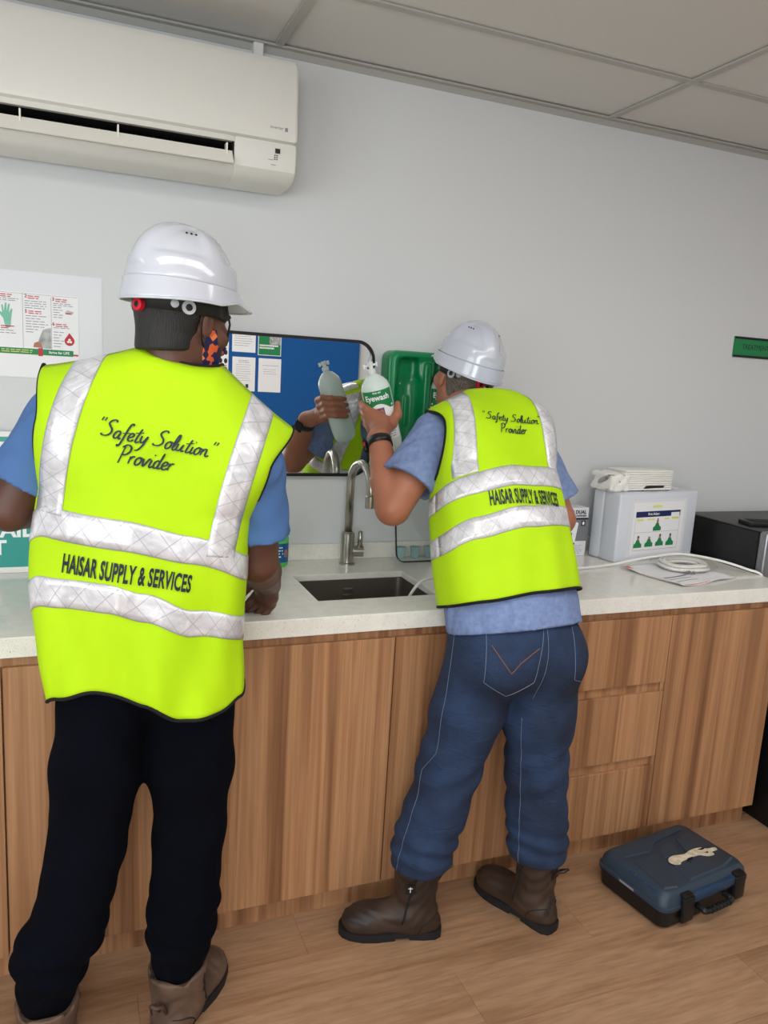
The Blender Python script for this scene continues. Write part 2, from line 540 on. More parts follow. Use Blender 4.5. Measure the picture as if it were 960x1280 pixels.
struct('wall_back', G().box(X0 - 0.1, X1 + 0.1, 0, 0.1, 0, H + 0.12), M['wall'])
struct('wall_right', G().box(X1, X1 + 0.1, Y0, 0, 0, H + 0.12), M['wall'])
a, b, c, d = WIN_LEFT
struct('wall_left', G().box(X0 - 0.1, X0, Y0, 0, 0, c).box(X0 - 0.1, X0, Y0, 0, d, H + 0.12).box(X0 - 0.1, X0, Y0, a, c, d).box(X0 - 0.1, X0, b, 0, c, d), M['wall'])
e, f, g_, h_ = WIN_FRONT
struct('wall_front', G().box(X0 - 0.1, X1 + 0.1, Y0 - 0.1, Y0, 0, g_).box(X0 - 0.1, X1 + 0.1, Y0 - 0.1, Y0, h_, H + 0.12)
       .box(X0 - 0.1, e, Y0 - 0.1, Y0, g_, h_).box(f, X1 + 0.1, Y0 - 0.1, Y0, g_, h_), M['wall'])
wf = struct('window_1', G().box(X0 - 0.05, X0 - 0.01, a, b, c, c + 0.05).box(X0 - 0.05, X0 - 0.01, a, b, d - 0.05, d)
            .box(X0 - 0.05, X0 - 0.01, a, a + 0.05, c, d).box(X0 - 0.05, X0 - 0.01, b - 0.05, b, c, d).box(X0 - 0.05, X0 - 0.01, -2.53, -2.47, c, d), M['white'])
for ya, yb in ((a + 0.05, -2.53), (-2.47, b - 0.05)):
    obj('pane', G().box(X0 - 0.034, X0 - 0.028, ya, yb, c + 0.05, d - 0.05), M['glass'], wf)
wf = struct('window_2', G().box(e, f, Y0 - 0.05, Y0 - 0.01, g_, g_ + 0.05).box(e, f, Y0 - 0.05, Y0 - 0.01, h_ - 0.05, h_)
            .box(e, e + 0.05, Y0 - 0.05, Y0 - 0.01, g_, h_).box(f - 0.05, f, Y0 - 0.05, Y0 - 0.01, g_, h_), M['white'])
obj('pane', G().box(e + 0.05, f - 0.05, Y0 - 0.034, Y0 - 0.028, g_ + 0.05, h_ - 0.05), M['glass'], wf)

# suspended ceiling: tiles, grid bars and light panels
ceiling = struct('ceiling', G().box(X0 - 0.1, X1 + 0.1, Y0 - 0.1, 0.1, H + 0.12, H + 0.2), M['ceil'])
gx = [x for x in [-0.238 + 1.2 * k for k in range(-3, 5)] if X0 < x < X1]
gy = [y for y in [-0.407 - 0.6 * k for k in range(0, 9)] if Y0 < y < 0]
bx_ = [X0] + gx + [X1]; by_ = [0.0] + gy + [Y0]
LIGHTS = {(i, j) for i in range(len(bx_) - 1) for j in (3, 6) if i in (1, 2, 3)}
for i in range(len(bx_) - 1):
    for j in range(len(by_) - 1):
        xa, xb, ya, yb = bx_[i] + 0.003, bx_[i + 1] - 0.003, by_[j + 1] + 0.003, by_[j] - 0.003
        if (i, j) in LIGHTS:
            t = thing('ceiling_light', 'flat white ceiling light panel, %s of the %s row' % (('left', 'middle', 'right')[i - 1], 'front' if j == 3 else 'rear'), 'ceiling light', ((xa + xb) / 2, (ya + yb) / 2, H), 'ceiling light panels')
            obj('frame', G().box(xa, xb, ya, ya + 0.03, H + 0.001, H + 0.02).box(xa, xb, yb - 0.03, yb, H + 0.001, H + 0.02)
                .box(xa, xa + 0.03, ya, yb, H + 0.001, H + 0.02).box(xb - 0.03, xb, ya, yb, H + 0.001, H + 0.02), M['white'], t)
            obj('diffuser', G().box(xa + 0.03, xb - 0.03, ya + 0.03, yb - 0.03, H + 0.004, H + 0.02), M['led'], t)
        else:
            obj('ceiling_tile', G().box(xa, xb, ya, yb, H + 0.006 + RNG.uniform(0, 0.002), H + 0.022), M['ceil'], ceiling)
for x in gx: obj('grid_bar', G().box(x - 0.012, x + 0.012, Y0, 0, H - 0.001, H + 0.005).box(x - 0.002, x + 0.002, Y0, 0, H + 0.005, H + 0.04), M['grid'], ceiling)
for y in gy: obj('grid_bar', G().box(X0, X1, y - 0.012, y + 0.012, H, H + 0.006).box(X0, X1, y - 0.002, y + 0.002, H + 0.006, H + 0.04), M['grid'], ceiling)
struct('trim_1', G().box(X0, X1, -0.022, 0, H - 0.003, H + 0.003).box(X0, X1, -0.003, 0, H - 0.022, H), M['grid'])
struct('trim_2', G().box(X0, X1, Y0, Y0 + 0.022, H - 0.003, H + 0.003), M['grid'])
struct('baseboard_front', G().box(X0, X1, Y0, Y0 + 0.012, 0, 0.08), M['white'])

# ------------------------------------------------------------------ base cabinets
HC, TZ, DT, DB = 0.90, 0.851, 0.823, 0.079
YF, YD, YK = -0.62, -0.605, -0.565
def cabinet(name, label, xa, xb, fronts, kickseams=()):
    t = thing(name, label, 'cabinet', ((xa + xb) / 2, -0.3, 0))
    g = G()
    g.box(xa, xa + 0.018, YD + 0.021, -0.002, DB, TZ - 0.001).box(xb - 0.018, xb, YD + 0.021, -0.002, DB, TZ - 0.001)
    g.box(xa + 0.018, xb - 0.018, YD + 0.021, -0.002, DB, DB + 0.018).box(xa + 0.018, xb - 0.018, -0.02, -0.002, DB + 0.018, TZ - 0.001)
    obj('carcass', g, M['wood'], t)
    obj('pull_rail', G().box(xa, xb, YD + 0.012, YD + 0.0205, DT - 0.03, TZ - 0.001), M['wood'], t)
    ks = [xa] + list(kickseams) + [xb]
    for q in range(len(ks) - 1):
        obj('kick_board', G().box(ks[q] + 0.0008, ks[q + 1] - 0.0008, YK, YK + 0.018, 0.0, DB - 0.0005), M['wood'], t)
    for kind, p, q, za, zb in fronts:
        obj(kind, G().box(p + 0.0018, q - 0.0018, YD, YD + 0.0195, za, zb, 0.0012, 1), M['wood'], t)
    return t
# the drawer unit: three fronts with a finger-pull gap above the lower two
cabinet('base_cabinet', 'two-door wooden base cabinet at the left edge of the picture', -1.946, -0.976, [('door', -1.946, -1.461, DB, DT), ('door', -1.461, -0.976, DB, DT)])
cabinet('base_cabinet', 'single-door wooden base cabinet behind the man in dark trousers', -0.976, -0.488, [('door', -0.976, -0.488, DB, DT)])
cabinet('sink_cabinet', 'two-door wooden base cabinet under the sink between the two men', -0.488, 0.484, [('door', -0.488, 0.0, DB, DT), ('door', 0.0, 0.484, DB, DT)])
t = cabinet('drawer_cabinet', 'wooden drawer unit with three stacked drawer fronts', 0.484, 0.968,
        [('drawer', 0.484, 0.968, 0.598, DT), ('drawer', 0.484, 0.968, 0.338, 0.566), ('drawer', 0.484, 0.968, DB, 0.306)])
for z0, z1 in ((0.566, 0.598), (0.306, 0.338)):
    obj('finger_pull', G().box(0.486, 0.966, YD + 0.012, YD + 0.0205, z0, z1), M['wood'], t)
    obj('end_block', G().box(0.952, 0.966, YD + 0.002, YD + 0.012, z0 + 0.001, z1 - 0.001), M['wood'], t)
cabinet('base_cabinet', 'single-door wooden base cabinet at the right end beside the black cupboard', 0.968, 1.448, [('door', 0.968, 1.448, DB, DT)])

# countertop with the sink opening
SX0, SX1, SY0, SY1 = -0.187, 0.180, -0.478, -0.207
CX0, CX1 = -1.946, 1.472
t = thing('countertop', 'long white speckled stone countertop with low upstand', 'countertop', (0, -0.3, TZ))
g = G()
xs = [CX0, SX0, SX1, CX1]; ys = [YF, SY0, SY1, -0.001]
V = []; F = []
for z in (HC - 0.02, HC):
    for yy in ys:
        for xx in xs: V.append((xx, yy, HC if z == HC else (HC - 0.02 if xx in (SX0, SX1) and yy in (SY0, SY1) else TZ)))
for lay in (0, 1):
    for j in range(3):
        for i in range(3):
            if i == 1 and j == 1: continue
            q = lay * 16 + j * 4 + i; F.append((q, q + 1, q + 5, q + 4))
def side(a, b): F.append((a, b, b + 16, a + 16))
for i in range(3): side(i, i + 1); side(12 + i, 13 + i); side(i * 4, i * 4 + 4); side(i * 4 + 3, i * 4 + 7)
side(5, 6); side(6, 10); side(10, 9); side(9, 5)
slab = obj('slab', G().add(V, F), M['quartz'], t)
bv = slab.modifiers.new('bevel', 'BEVEL'); bv.width = 0.002; bv.segments = 2; bv.limit_method = 'ANGLE'
obj('upstand', G().box(CX0, CX1, -0.02, -0.0005, HC + 0.0002, 0.954, 0.0015), M['quartz'], t)

# sink
t = thing('sink', 'undermount stainless steel sink set into the countertop', 'sink', (0, -0.34, 0.68))
def sink_ring(z, ins, r): return [(x, y, z) for x, y in rrect(SX0 - 0.004 + ins, SX1 + 0.004 - ins, SY0 - 0.004 + ins, SY1 + 0.004 - ins, r, 5)]
rings = [sink_ring(HC - 0.021, -0.012, 0.03), sink_ring(HC - 0.021, 0.0, 0.022), sink_ring(0.70, 0.004, 0.024), sink_ring(0.682, 0.012, 0.035), sink_ring(0.676, 0.03, 0.03)]
V = [v for r in rings for v in r]; n = len(rings[0]); F = []
for i in range(len(rings) - 1):
    F += [(i * n + k, i * n + (k + 1) % n, (i + 1) * n + (k + 1) % n, (i + 1) * n + k) for k in range(n)]
F.append(tuple((len(rings) - 1) * n + k for k in range(n)))
obj('bowl', G().add(V, F), M['sink'], t, angle=40)
obj('drain', G().lathe([(0.045, 0.676), (0.045, 0.679), (0.03, 0.679), (0.028, 0.677)], (0.0, -0.34, 0)), M['steel'], t, angle=40)
obj('overflow', G().box(-0.02, 0.012, SY1 - 0.007, SY1 + 0.003, 0.842, 0.852, 0.002).box(-0.02, 0.012, SY1 - 0.007, SY1 + 0.003, 0.828, 0.831, 0.001), M['steel'], t)

# faucet
t = thing('faucet', 'tall brushed steel gooseneck faucet behind the sink', 'faucet', (0.03, -0.09, HC))
obj('base', G().lathe([(0.027, HC), (0.027, HC + 0.006), (0.0225, HC + 0.008), (0.0225, HC + 0.105), (0.016, HC + 0.112)], (0.03, -0.09, 0), 28), M['steel'], t, angle=40)
P = [(0.03, -0.09, HC + 0.10), (0.03, -0.09, 1.17)]
for k in range(1, 15):
    a_ = math.pi * k / 14
    P.append((0.03 + 0.012 * (1 - math.cos(a_)) / 2, -0.09 - 0.078 * (1 - math.cos(a_)), 1.17 + 0.078 * math.sin(a_)))
P.append((0.042, -0.247, 1.14))
obj('gooseneck', G().tube(P, 0.0135, 16), M['steel'], t, smooth=True)
obj('spout', G().lathe([(0.0155, 1.118), (0.0165, 1.122), (0.0165, 1.155), (0.0135, 1.158)], (0.042, -0.247, 0), 20), M['steel'], t, angle=40)
obj('valve', G().tube([(0.045, -0.093, HC + 0.045), (0.082, -0.10, HC + 0.045)], 0.019, 18), M['steel'], t, angle=40)
obj('lever', G().tube([(0.07, -0.10, HC + 0.05), (0.068, -0.107, HC + 0.085), (0.066, -0.112, HC + 0.115)], [0.010, 0.0085, 0.007], 12), M['steel'], t, smooth=True)

# ------------------------------------------------------------------ wall mirror
t = thing('wall_mirror', 'black framed wall mirror with rounded corners behind the tap', 'mirror', (-0.19, 0, 1.19))
mx0, mx1, mz0, mz1 = -0.50, 0.118, 1.186, 1.637
outer = rrect(mx0, mx1, mz0, mz1, 0.062, 10); inner = rrect(mx0 + 0.010, mx1 - 0.010, mz0 + 0.010, mz1 - 0.010, 0.052, 10)
n = len(outer)
V = [(x, -0.001, z) for x, z in outer] + [(x, -0.022, z) for x, z in outer] + [(x, -0.022, z) for x, z in inner] + [(x, -0.001, z) for x, z in inner]
F = []
for i in range(4):
    F += [(i * n + k, i * n + (k + 1) % n, ((i + 1) % 4) * n + (k + 1) % n, ((i + 1) % 4) * n + k) for k in range(n)]
obj('frame', G().add(V, F), M['black'], t, angle=40)
obj('mirror_glass', G().prism(inner, lambda a_, b_, t_: (a_, t_, b_), -0.002, -0.0165), M['mirror'], t)

# ------------------------------------------------------------------ air conditioner
t = thing('air_conditioner', 'white split air conditioner on the wall below the ceiling', 'air conditioner', (-0.66, 0, 2.05))
ax0, ax1 = -1.10, -0.226
def extr(name, prof, xa, xb, m_, inset=0.012, par=None):
    """profile (y, z) swept along x with slightly rounded ends"""
    cy = sum(p[0] for p in prof) / len(prof); cz = sum(p[1] for p in prof) / len(prof)
    rings = []
    for x, s in ((xa, 1 - inset / 0.15), (xa + inset * 0.4, 1 - inset * 0.35 / 0.15), (xa + inset, 1), (xb - inset, 1), (xb - inset * 0.4, 1 - inset * 0.35 / 0.15), (xb, 1 - inset / 0.15)):
        rings.append([(x, min(cy + (p[0] - cy) * s, -0.001), cz + (p[1] - cz) * s) for p in prof])
    V = [v for r in rings for v in r]; n = len(prof); F = []
    for i in range(len(rings) - 1):
        F += [(i * n + k, i * n + (k + 1) % n, (i + 1) * n + (k + 1) % n, (i + 1) * n + k) for k in range(n)]
    F.append(tuple(range(n))); F.append(tuple((len(rings) - 1) * n + k for k in range(n)))
    return obj(name, G().add(V, F), m_, par or t, angle=35)
extr('front_panel', [(-0.02, 2.372), (-0.17, 2.372), (-0.195, 2.366), (-0.207, 2.345), (-0.220, 2.165), (-0.218, 2.152), (-0.205, 2.148), (-0.02, 2.15)], ax0, ax1, M['ac'], 0.008)
extr('back_housing', [(-0.001, 2.365), (-0.03, 2.365), (-0.03, 2.075), (-0.001, 2.075)], ax0 + 0.004, ax1 - 0.004, M['ac'], 0.002)
# lower body round the air outlet: right block, bottom tray, outlet cavity
low = [(-0.03, 2.148), (-0.204, 2.148), (-0.210, 2.128), (-0.203, 2.075), (-0.185, 2.056), (-0.14, 2.046), (-0.03, 2.046)]
extr('side_block', low, -0.398, ax1 + 0.002, M['ac'], 0.006)
extr('side_block', low, ax0, -1.06, M['ac'], 0.006)
extr('bottom_tray', [(-0.03, 2.075), (-0.13, 2.075), (-0.185, 2.086), (-0.203, 2.075), (-0.185, 2.056), (-0.14, 2.046), (-0.03, 2.046)], -1.06, -0.398, M['ac'], 0.0005)
extr('outlet_top', [(-0.03, 2.148), (-0.204, 2.148), (-0.209, 2.133), (-0.03, 2.140)], -1.06, -0.398, M['ac'], 0.0005)
obj('outlet_cavity', G().box(-1.06, -0.398, -0.06, -0.032, 2.076, 2.14), M['blackmatt'], t)
obj('outlet_lining', G().box(-1.06, -1.055, -0.2, -0.06, 2.088, 2.135).box(-0.403, -0.398, -0.2, -0.06, 2.088, 2.135).box(-1.06, -0.398, -0.19, -0.06, 2.1332, 2.1352).box(-1.06, -0.398, -0.17, -0.06, 2.0775, 2.0795), M['blackmatt'], t)
for k in range(14):
    x = -1.035 + k * 0.046
    obj('deflector', G().prism([(-0.185, 2.09), (-0.12, 2.084), (-0.10, 2.12), (-0.15, 2.128)], lambda a_, b_, t_, x=x: (x + t_ + (a_ + 0.19) * 0.35, a_, b_), 0, 0.0015), M['black'], t)
obj('flap', G().prism([(-0.196, 2.106), (-0.206, 2.108), (-0.232, 2.072), (-0.228, 2.070)], lambda a_, b_, t_: (t_, a_, b_), -1.055, -0.404), M['ac2'], t)
for x in (-0.93, -0.70, -0.42):
    obj('flap_hinge', G().box(x - 0.002, x + 0.002, -0.215, -0.19, 2.092, 2.125), M['ac2'], t)
acf = lambda a_, b_: (a_, -0.2125 - (2.128 - b_) * -0.13, b_)
obj('display', G().box(-0.286, -0.272, -0.2122, -0.20, 2.119, 2.131), M['black'], t)
decal('control_marks', merge2d(*[rect2d(-0.288 + 0.006 * (k % 2), -0.284 + 0.006 * (k % 2), 2.112 - 0.005 * (k // 2), 2.1145 - 0.005 * (k // 2)) for k in range(6)], rect2d(-0.304, -0.29, 2.1005, 2.1015), rect2d(-0.296, -0.282, 2.088, 2.089)), lambda a_, b_: (a_, -0.2113 + (2.128 - b_) * 0.128, b_), M['ink'], t)
decal('maker_mark', shift2d(text2d('inverter', 0.012), -0.285, 2.183), lambda a_, b_: (a_, -0.2195, b_), M['inkgrey'], t)
decal('maker_mark', merge2d(rect2d(-0.262, -0.254, 2.176, 2.186)), lambda a_, b_: (a_, -0.2195, b_), M['inkgrey'], t)
tag(obj('pipe_trunking', G().box(-0.315, -0.285, -0.025, -0.0005, 2.366, H - 0.004, 0.003), M['white']), 'short white pipe trunking rising from the air conditioner to the ceiling', 'trunking')

# ------------------------------------------------------------------ wall prints
def wallpt(y): return lambda a_, b_: (a_, y, b_)
t = thing('notice_sheet', 'big laminated hand safety notice with glove and blood drop pictures', 'poster', (-1.05, 0, 1.46))
obj('backing', G().box(-1.36, -0.733, -0.0015, -0.0003, 1.522, 1.757), M['paper2'], t)
obj('sheet', G().box(-1.34, -0.797, -0.003, -0.0017, 1.464, 1.700), M['paper'], t)
w = wallpt(-0.0034)
decal('rules', merge2d(rect2d(-0.944, -0.943, 1.53, 1.697), rect2d(-0.870, -0.869, 1.53, 1.69), rect2d(-1.3, -0.80, 1.6955, 1.6962)), w, M['inkgrey'], t)
for s_, xx, zz in (('2', -0.938, 1.690), ('3', -0.867, 1.687), ('5', -0.938, 1.648), ('6', -0.867, 1.618), ('1', -1.01, 1.69)):
    decal('numeral', shift2d(text2d(s_, 0.013, 0.0004), xx + 0.003, zz), w, M['red'], t)
for x, z in ((-0.930, 1.689), (-0.858, 1.686), (-0.929, 1.648), (-0.858, 1.617), (-1.0, 1.689), (-1.0, 1.603)):
    decal('heading', lines2d(x, x + 0.035, z - 0.007, z + 0.004, 2, 0.0025), w, M['red'], t)
for q in ((-0.938, -0.878, 1.655, 1.68, 4, 0.0018), (-0.936, -0.878, 1.603, 1.64, 5, 0.0018), (-0.936, -0.905, 1.588, 1.603, 2, 0.0018), (-0.864, -0.81, 1.668, 1.678, 2, 0.0018), (-0.864, -0.838, 1.634, 1.668, 5, 0.0018), (-0.864, -0.808, 1.604, 1.612, 1, 0.0018), (-0.864, -0.836, 1.552, 1.60, 6, 0.0018), (-1.01, -0.95, 1.672, 1.682, 2, 0.0018), (-1.01, -0.95, 1.582, 1.596, 2, 0.0018)):
    decal('body_text', lines2d(*q), w, M['inkgrey'], t)
hand = [(-0.004, -0.03), (-0.008, -0.012), (-0.021, 0.004), (-0.019, 0.008), (-0.010, 0.002), (-0.012, 0.022), (-0.008, 0.023), (-0.006, 0.006), (-0.003, 0.028), (0.001, 0.028), (0.001, 0.006), (0.005, 0.026), (0.009, 0.025), (0.006, 0.003), (0.012, 0.014), (0.015, 0.012), (0.012, -0.008), (0.010, -0.03)]
decal('glove_picture', poly2d([(-0.985 + x * 1.05, 1.638 + z * 1.05) for x, z in hand]), w, M['aqua'], t)
decal('wrist_picture', rect2d(-0.988, -0.976, 1.601, 1.606), w, M['skinprint'], t)
decal('cloth_picture', poly2d([(-0.898, 1.548), (-0.905, 1.565), (-0.900, 1.58), (-0.892, 1.60), (-0.878, 1.605), (-0.871, 1.606), (-0.871, 1.548)]), w, M['greyprint'], t)
decal('finger_picture', poly2d([(-0.918, 1.550), (-0.915, 1.562), (-0.906, 1.566), (-0.896, 1.56), (-0.894, 1.549)]), wallpt(-0.0036), M['skinprint'], t)
drop = [(0.0, 0.019)] + [(0.0135 * math.cos(math.radians(aa)), -0.004 + 0.0135 * math.sin(math.radians(aa))) for aa in range(35, -216, -18)]
decal('blood_drop', poly2d([(-0.822 + x, 1.577 + z) for x, z in drop]), w, M['red'], t)
decal('hazard_mark', merge2d(*[circ2d(-0.822 + 0.004 * math.cos(aa), 1.5725 + 0.004 * math.sin(aa), 0.0034, n=10) for aa in (math.pi / 2, math.pi * 7 / 6, math.pi * 11 / 6)]), wallpt(-0.0038), M['whiteprint'], t)
decal('drop_bandage', merge2d(poly2d([(-0.834, 1.652), (-0.826, 1.66), (-0.81, 1.654), (-0.816, 1.647)])), w, M['greyprint'], t)
decal('red_strap', rect2d(-0.832, -0.818, 1.648, 1.6515), wallpt(-0.0036), M['red'], t)
decal('green_band', rect2d(-1.34, -0.812, 1.529, 1.5455), w, M['greenprint'], t)
decal('red_band', rect2d(-0.905, -0.893, 1.526, 1.548), wallpt(-0.0037), M['red'], t); decal('red_band', rect2d(-0.812, -0.799, 1.531, 1.5355), wallpt(-0.0037), M['red'], t)
decal('slogan', shift2d(text2d('Strive for LIFE', 0.010, 0.0002, sx=0.95), -0.850, 1.5375), wallpt(-0.0038), M['whiteprint'], t)
decal('band_text', lines2d(-1.0, -0.912, 1.532, 1.543, 2, 0.002), wallpt(-0.0038), M['yellowprint'], t)

t = thing('first_aid_board', 'white board with green stripe and FIRST AID lettering on the counter', 'sign', (-1.05, -0.04, HC))
by = -0.045
obj('panel', G().box(-1.30, -0.80, by, -0.0215, HC + 0.0003, 1.312, 0.002), M['white'], t)
w = wallpt(by - 0.0006)
decal('green_stripe', rect2d(-1.296, -0.80, 1.283, 1.297), w, M['teal'], t)
decal('green_field', rect2d(-1.296, -0.80, 0.918, 1.060), w, M['teal'], t)
w2 = wallpt(by - 0.0012)
decal('lettering', shift2d(text2d('FIRST AID', 0.058, 0.002, sx=1.05, align='LEFT'), -1.175, 1.026), w2, M['whiteprint'], t)
decal('lettering', shift2d(text2d('KIT', 0.058, 0.002, sx=1.05, align='LEFT'), -1.090, 0.975), w2, M['whiteprint'], t)

t = thing('room_sign', 'small green TREATMENT AREA sign with dark edges on the right wall', 'sign', (1.85, 0, 1.72))
obj('plate', G().box(1.680, 2.03, -0.006, -0.0005, 1.684, 1.766), M['greenprint'], t)
obj('edge_strip', G().box(1.680, 2.03, -0.009, -0.0062, 1.757, 1.766).box(1.680, 2.03, -0.009, -0.0062, 1.684, 1.693), M['black'], t)
decal('lettering', shift2d(text2d('TREATMENT AREA', 0.030, 0.0, sx=0.86, align='LEFT'), 1.722, 1.726), wallpt(-0.0066), M['ink'], t)

# ------------------------------------------------------------------ front wall: notice board seen in the mirror
yb = Y0
t = thing('notice_board', 'large blue felt notice board with metal edge on the opposite wall', 'notice board', (0.6, yb, 0.8))
obj('felt', G().box(-0.62, 1.755, yb + 0.001, yb + 0.014, 0.815, 2.0), M['board'], t)
obj('frame', G().box(-0.63, 1.768, yb + 0.001, yb + 0.02, 0.803, 0.815).box(-0.63, 1.768, yb + 0.001, yb + 0.02, 2.0, 2.012).box(-0.63, -0.62, yb + 0.001, yb + 0.02, 0.815, 2.0).box(1.755, 1.768, yb + 0.001, yb + 0.02, 0.815, 2.0), M['bluefold'], t)
wb = lambda a_, b_: (a_, yb + 0.0166, b_)
wb2 = lambda a_, b_: (a_, yb + 0.0172, b_)
def sheet(label, x0, x1, z0, z1, m_='paper'):
    t_ = thing('paper_sheet', label, 'paper', ((x0 + x1) / 2, yb, z0))
    obj('sheet', G().box(x0, x1, yb + 0.0145, yb + 0.016, z0, z1), M[m_], t_); return t_
s = sheet('white typed letter at the top of the blue notice board', 0.540, 0.752, 1.652, 1.949)
decal('print', lines2d(0.56, 0.73, 1.70, 1.92, 11, 0.004), wb, M['inkgrey'], s)
s = sheet('typed notice with two small stamps at its foot on the blue board', 0.546, 0.755, 1.305, 1.608)
decal('print', merge2d(lines2d(0.60, 0.70, 1.555, 1.585, 2, 0.005), lines2d(0.58, 0.72, 1.39, 1.55, 8, 0.003)), wb, M['inkgrey'], s)
decal('stamp', rect2d(0.670, 0.695, 1.335, 1.368), wb, M['ink'], s); decal('stamp', rect2d(0.600, 0.625, 1.335, 1.36), wb, M['red'], s)
s = sheet('mostly blank white sheet below the green leaflet on the blue board', 0.785, 0.995, 1.305, 1.608)
decal('print', merge2d(lines2d(0.82, 0.97, 1.535, 1.555, 1, 0.004), lines2d(0.83, 0.96, 1.46, 1.52, 3, 0.003)), wb, M['inkgrey'], s)
s = sheet('green and white leaflet with a dark photo on the blue board', 0.775, 0.990, 1.634, 1.84, 'whiteprint')
decal('green_field', rect2d(0.781, 0.984, 1.640, 1.834), wb, M['greenprint'], s)
decal('photo', rect2d(0.88, 0.984, 1.735, 1.834), wb2, M['greyprint'], s)
decal('title', lines2d(0.79, 0.975, 1.69, 1.735, 2, 0.014), wb2, M['whiteprint'], s)
s = sheet('tall poster with a red strip and pictograms on the blue board', 0.20, 0.510, 1.31, 1.88)
decal('red_strip', rect2d(0.205, 0.505, 1.405, 1.447), wb, M['red'], s)
decal('pictogram_column', merge2d(*[circ2d(0.44 + 0.045 * (k % 2), 1.49 + 0.075 * (k // 2), 0.016, 0.024, 8) for k in range(10)]), wb, M['ink'], s)
decal('red_rule', merge2d(rect2d(0.408, 0.411, 1.46, 1.86), *[rect2d(0.42, 0.495, 1.52 + 0.15 * k, 1.527 + 0.15 * k) for k in range(3)]), wb, M['red'], s)
decal('print', merge2d(lines2d(0.22, 0.39, 1.47, 1.85, 14, 0.005), lines2d(0.23, 0.49, 1.345, 1.38, 1, 0.015)), wb, M['inkgrey'], s)
# low beige bench beneath the board
t = thing('side_table', 'low beige table standing against the wall under the blue board', 'table', (1.3, yb + 0.25, 0))
obj('tabletop', G().box(0.65, 1.95, yb + 0.02, yb + 0.5, 0.585, 0.615, 0.003), M['beige'], t)
for xx in (0.70, 1.90):
    for yy in (yb + 0.05, yb + 0.46):
        obj('leg', G().box(xx - 0.02, xx + 0.02, yy - 0.02, yy + 0.02, 0, 0.5845), M['beige'], t)
obj('apron', G().box(0.70, 1.90, yb + 0.05, yb + 0.066, 0.52, 0.5845), M['beige'], t)
# ------------------------------------------------------------------ eyewash bottles and station
def ortho(zdir, toward):
    """3x3 with local z = zdir and local -y facing 'toward'"""
    z = Vector(zdir).normalized(); y = -(Vector(toward) - z * z.dot(Vector(toward))).normalized(); x = y.cross(z)
    return Matrix((x, y, z)).transposed()

def eyewash_bottle(label, base, M3, text=True):
    base = Vector(base)
    t = thing('eyewash_bottle', label, 'bottle', base)
    SX, SY = 1.0, 0.82
    prof = [(0.002, 0.0), (0.022, 0.002), (0.036, 0.012), (0.043, 0.028), (0.045, 0.05), (0.045, 0.212), (0.0435, 0.224), (0.039, 0.236), (0.031, 0.246), (0.020, 0.256), (0.0115, 0.261), (0.0105, 0.268)]
    obj('body', G().lathe(prof, base, 32, SX, SY, M3), M['milky'], t, smooth=True)
    cp = G().lathe([(0.0125, 0.264), (0.0125, 0.276), (0.007, 0.278), (0.007, 0.290), (0.009, 0.292), (0.009, 0.298)], (0, 0, 0), 20)
    obj('cap', cp.xf(Matrix.Translation(base) @ M3.to_4x4()), M['milkycap'], t, angle=40)
    tb = G().tube([(-0.018, 0, 0.289), (0.018, 0, 0.289)], 0.0035, 10)
    tb.box(-0.022, -0.016, -0.005, 0.005, 0.282, 0.296, 0.0015).box(0.016, 0.022, -0.005, 0.005, 0.282, 0.296, 0.0015)
    obj('twist_tab', tb.xf(Matrix.Translation(base) @ M3.to_4x4()), M['milkycap'], t, angle=40)
    R_ = 0.045
    def wrap(off):
        def f(a_, z_):
            th = a_ / R_
            return base + M3 @ Vector(((R_ + off) * math.sin(th) * SX, -(R_ + off) * math.cos(th) * SY, z_))
        return f
    n = 24; W_ = 0.052
    def band(x0, x1, z0, z1, off, m_, nm, nz=1, zf=None):
        us = [x0 + (x1 - x0) * i / n for i in range(n + 1)]
        g = G().grid(lambda u, v: wrap(off)(u, (zf(u, v) if zf else v)), us, [z0 + (z1 - z0) * i / nz for i in range(nz + 1)])
        return obj(nm, g, m_, t, smooth=True)
    lb = band(-W_, W_, 0.060, 0.217, 0.0004, M['whiteprint'], 'label_sheet')
    band(-W_, W_, 0.0, 1.0, 0.0010, M['greenprint'], 'label_header', 1,
         lambda u, v: 0.158 * (1 - v) + 0.217 * v if abs(u) > 0.034 else (0.158 + 0.018 * math.cos(u / 0.034 * math.pi / 2)) * (1 - v) + 0.217 * v)
    f = wrap(0.0014)
    decal('label_title', shift2d(text2d('Eyewash', 0.0245, 0.0007, sx=0.92), -0.002, 0.195), f, M['whiteprint'], t)
    decal('label_maker', shift2d(text2d('first aid', 0.008, 0.0002), 0.0, 0.211), f, M['whiteprint'], t)
    band(-0.010, 0.013, 0.132, 0.163, 0.0012, M['purpleprint'], 'label_picture')
    decal('label_face', circ2d(0.004, 0.148, 0.007, 0.010, 12), f, M['skinprint'], t)
    band(-0.008, 0.013, 0.108, 0.127, 0.0012, M['purpleprint'], 'label_picture')
    decal('label_text', lines2d(-0.04, 0.04, 0.066, 0.094, 4, 0.002), f, M['inkgrey'], t)
    for q in (-0.043, 0.043): decal('label_spot', circ2d(q, 0.166, 0.0035, n=8), f, M['whiteprint'], t)
    return t

BOT_A = Vector((0.113, -0.225, 1.272)); BOT_B = Vector((0.015, -0.25, 1.559))
BOT_AX = (BOT_B - BOT_A).normalized()
VIEW_H = Vector((0.37, 0.93, 0.0)).normalized()
eyewash_bottle('milky plastic Eyewash bottle held up in the hand of the man in jeans', BOT_A + BOT_AX * 0.012, ortho(BOT_AX, -VIEW_H))

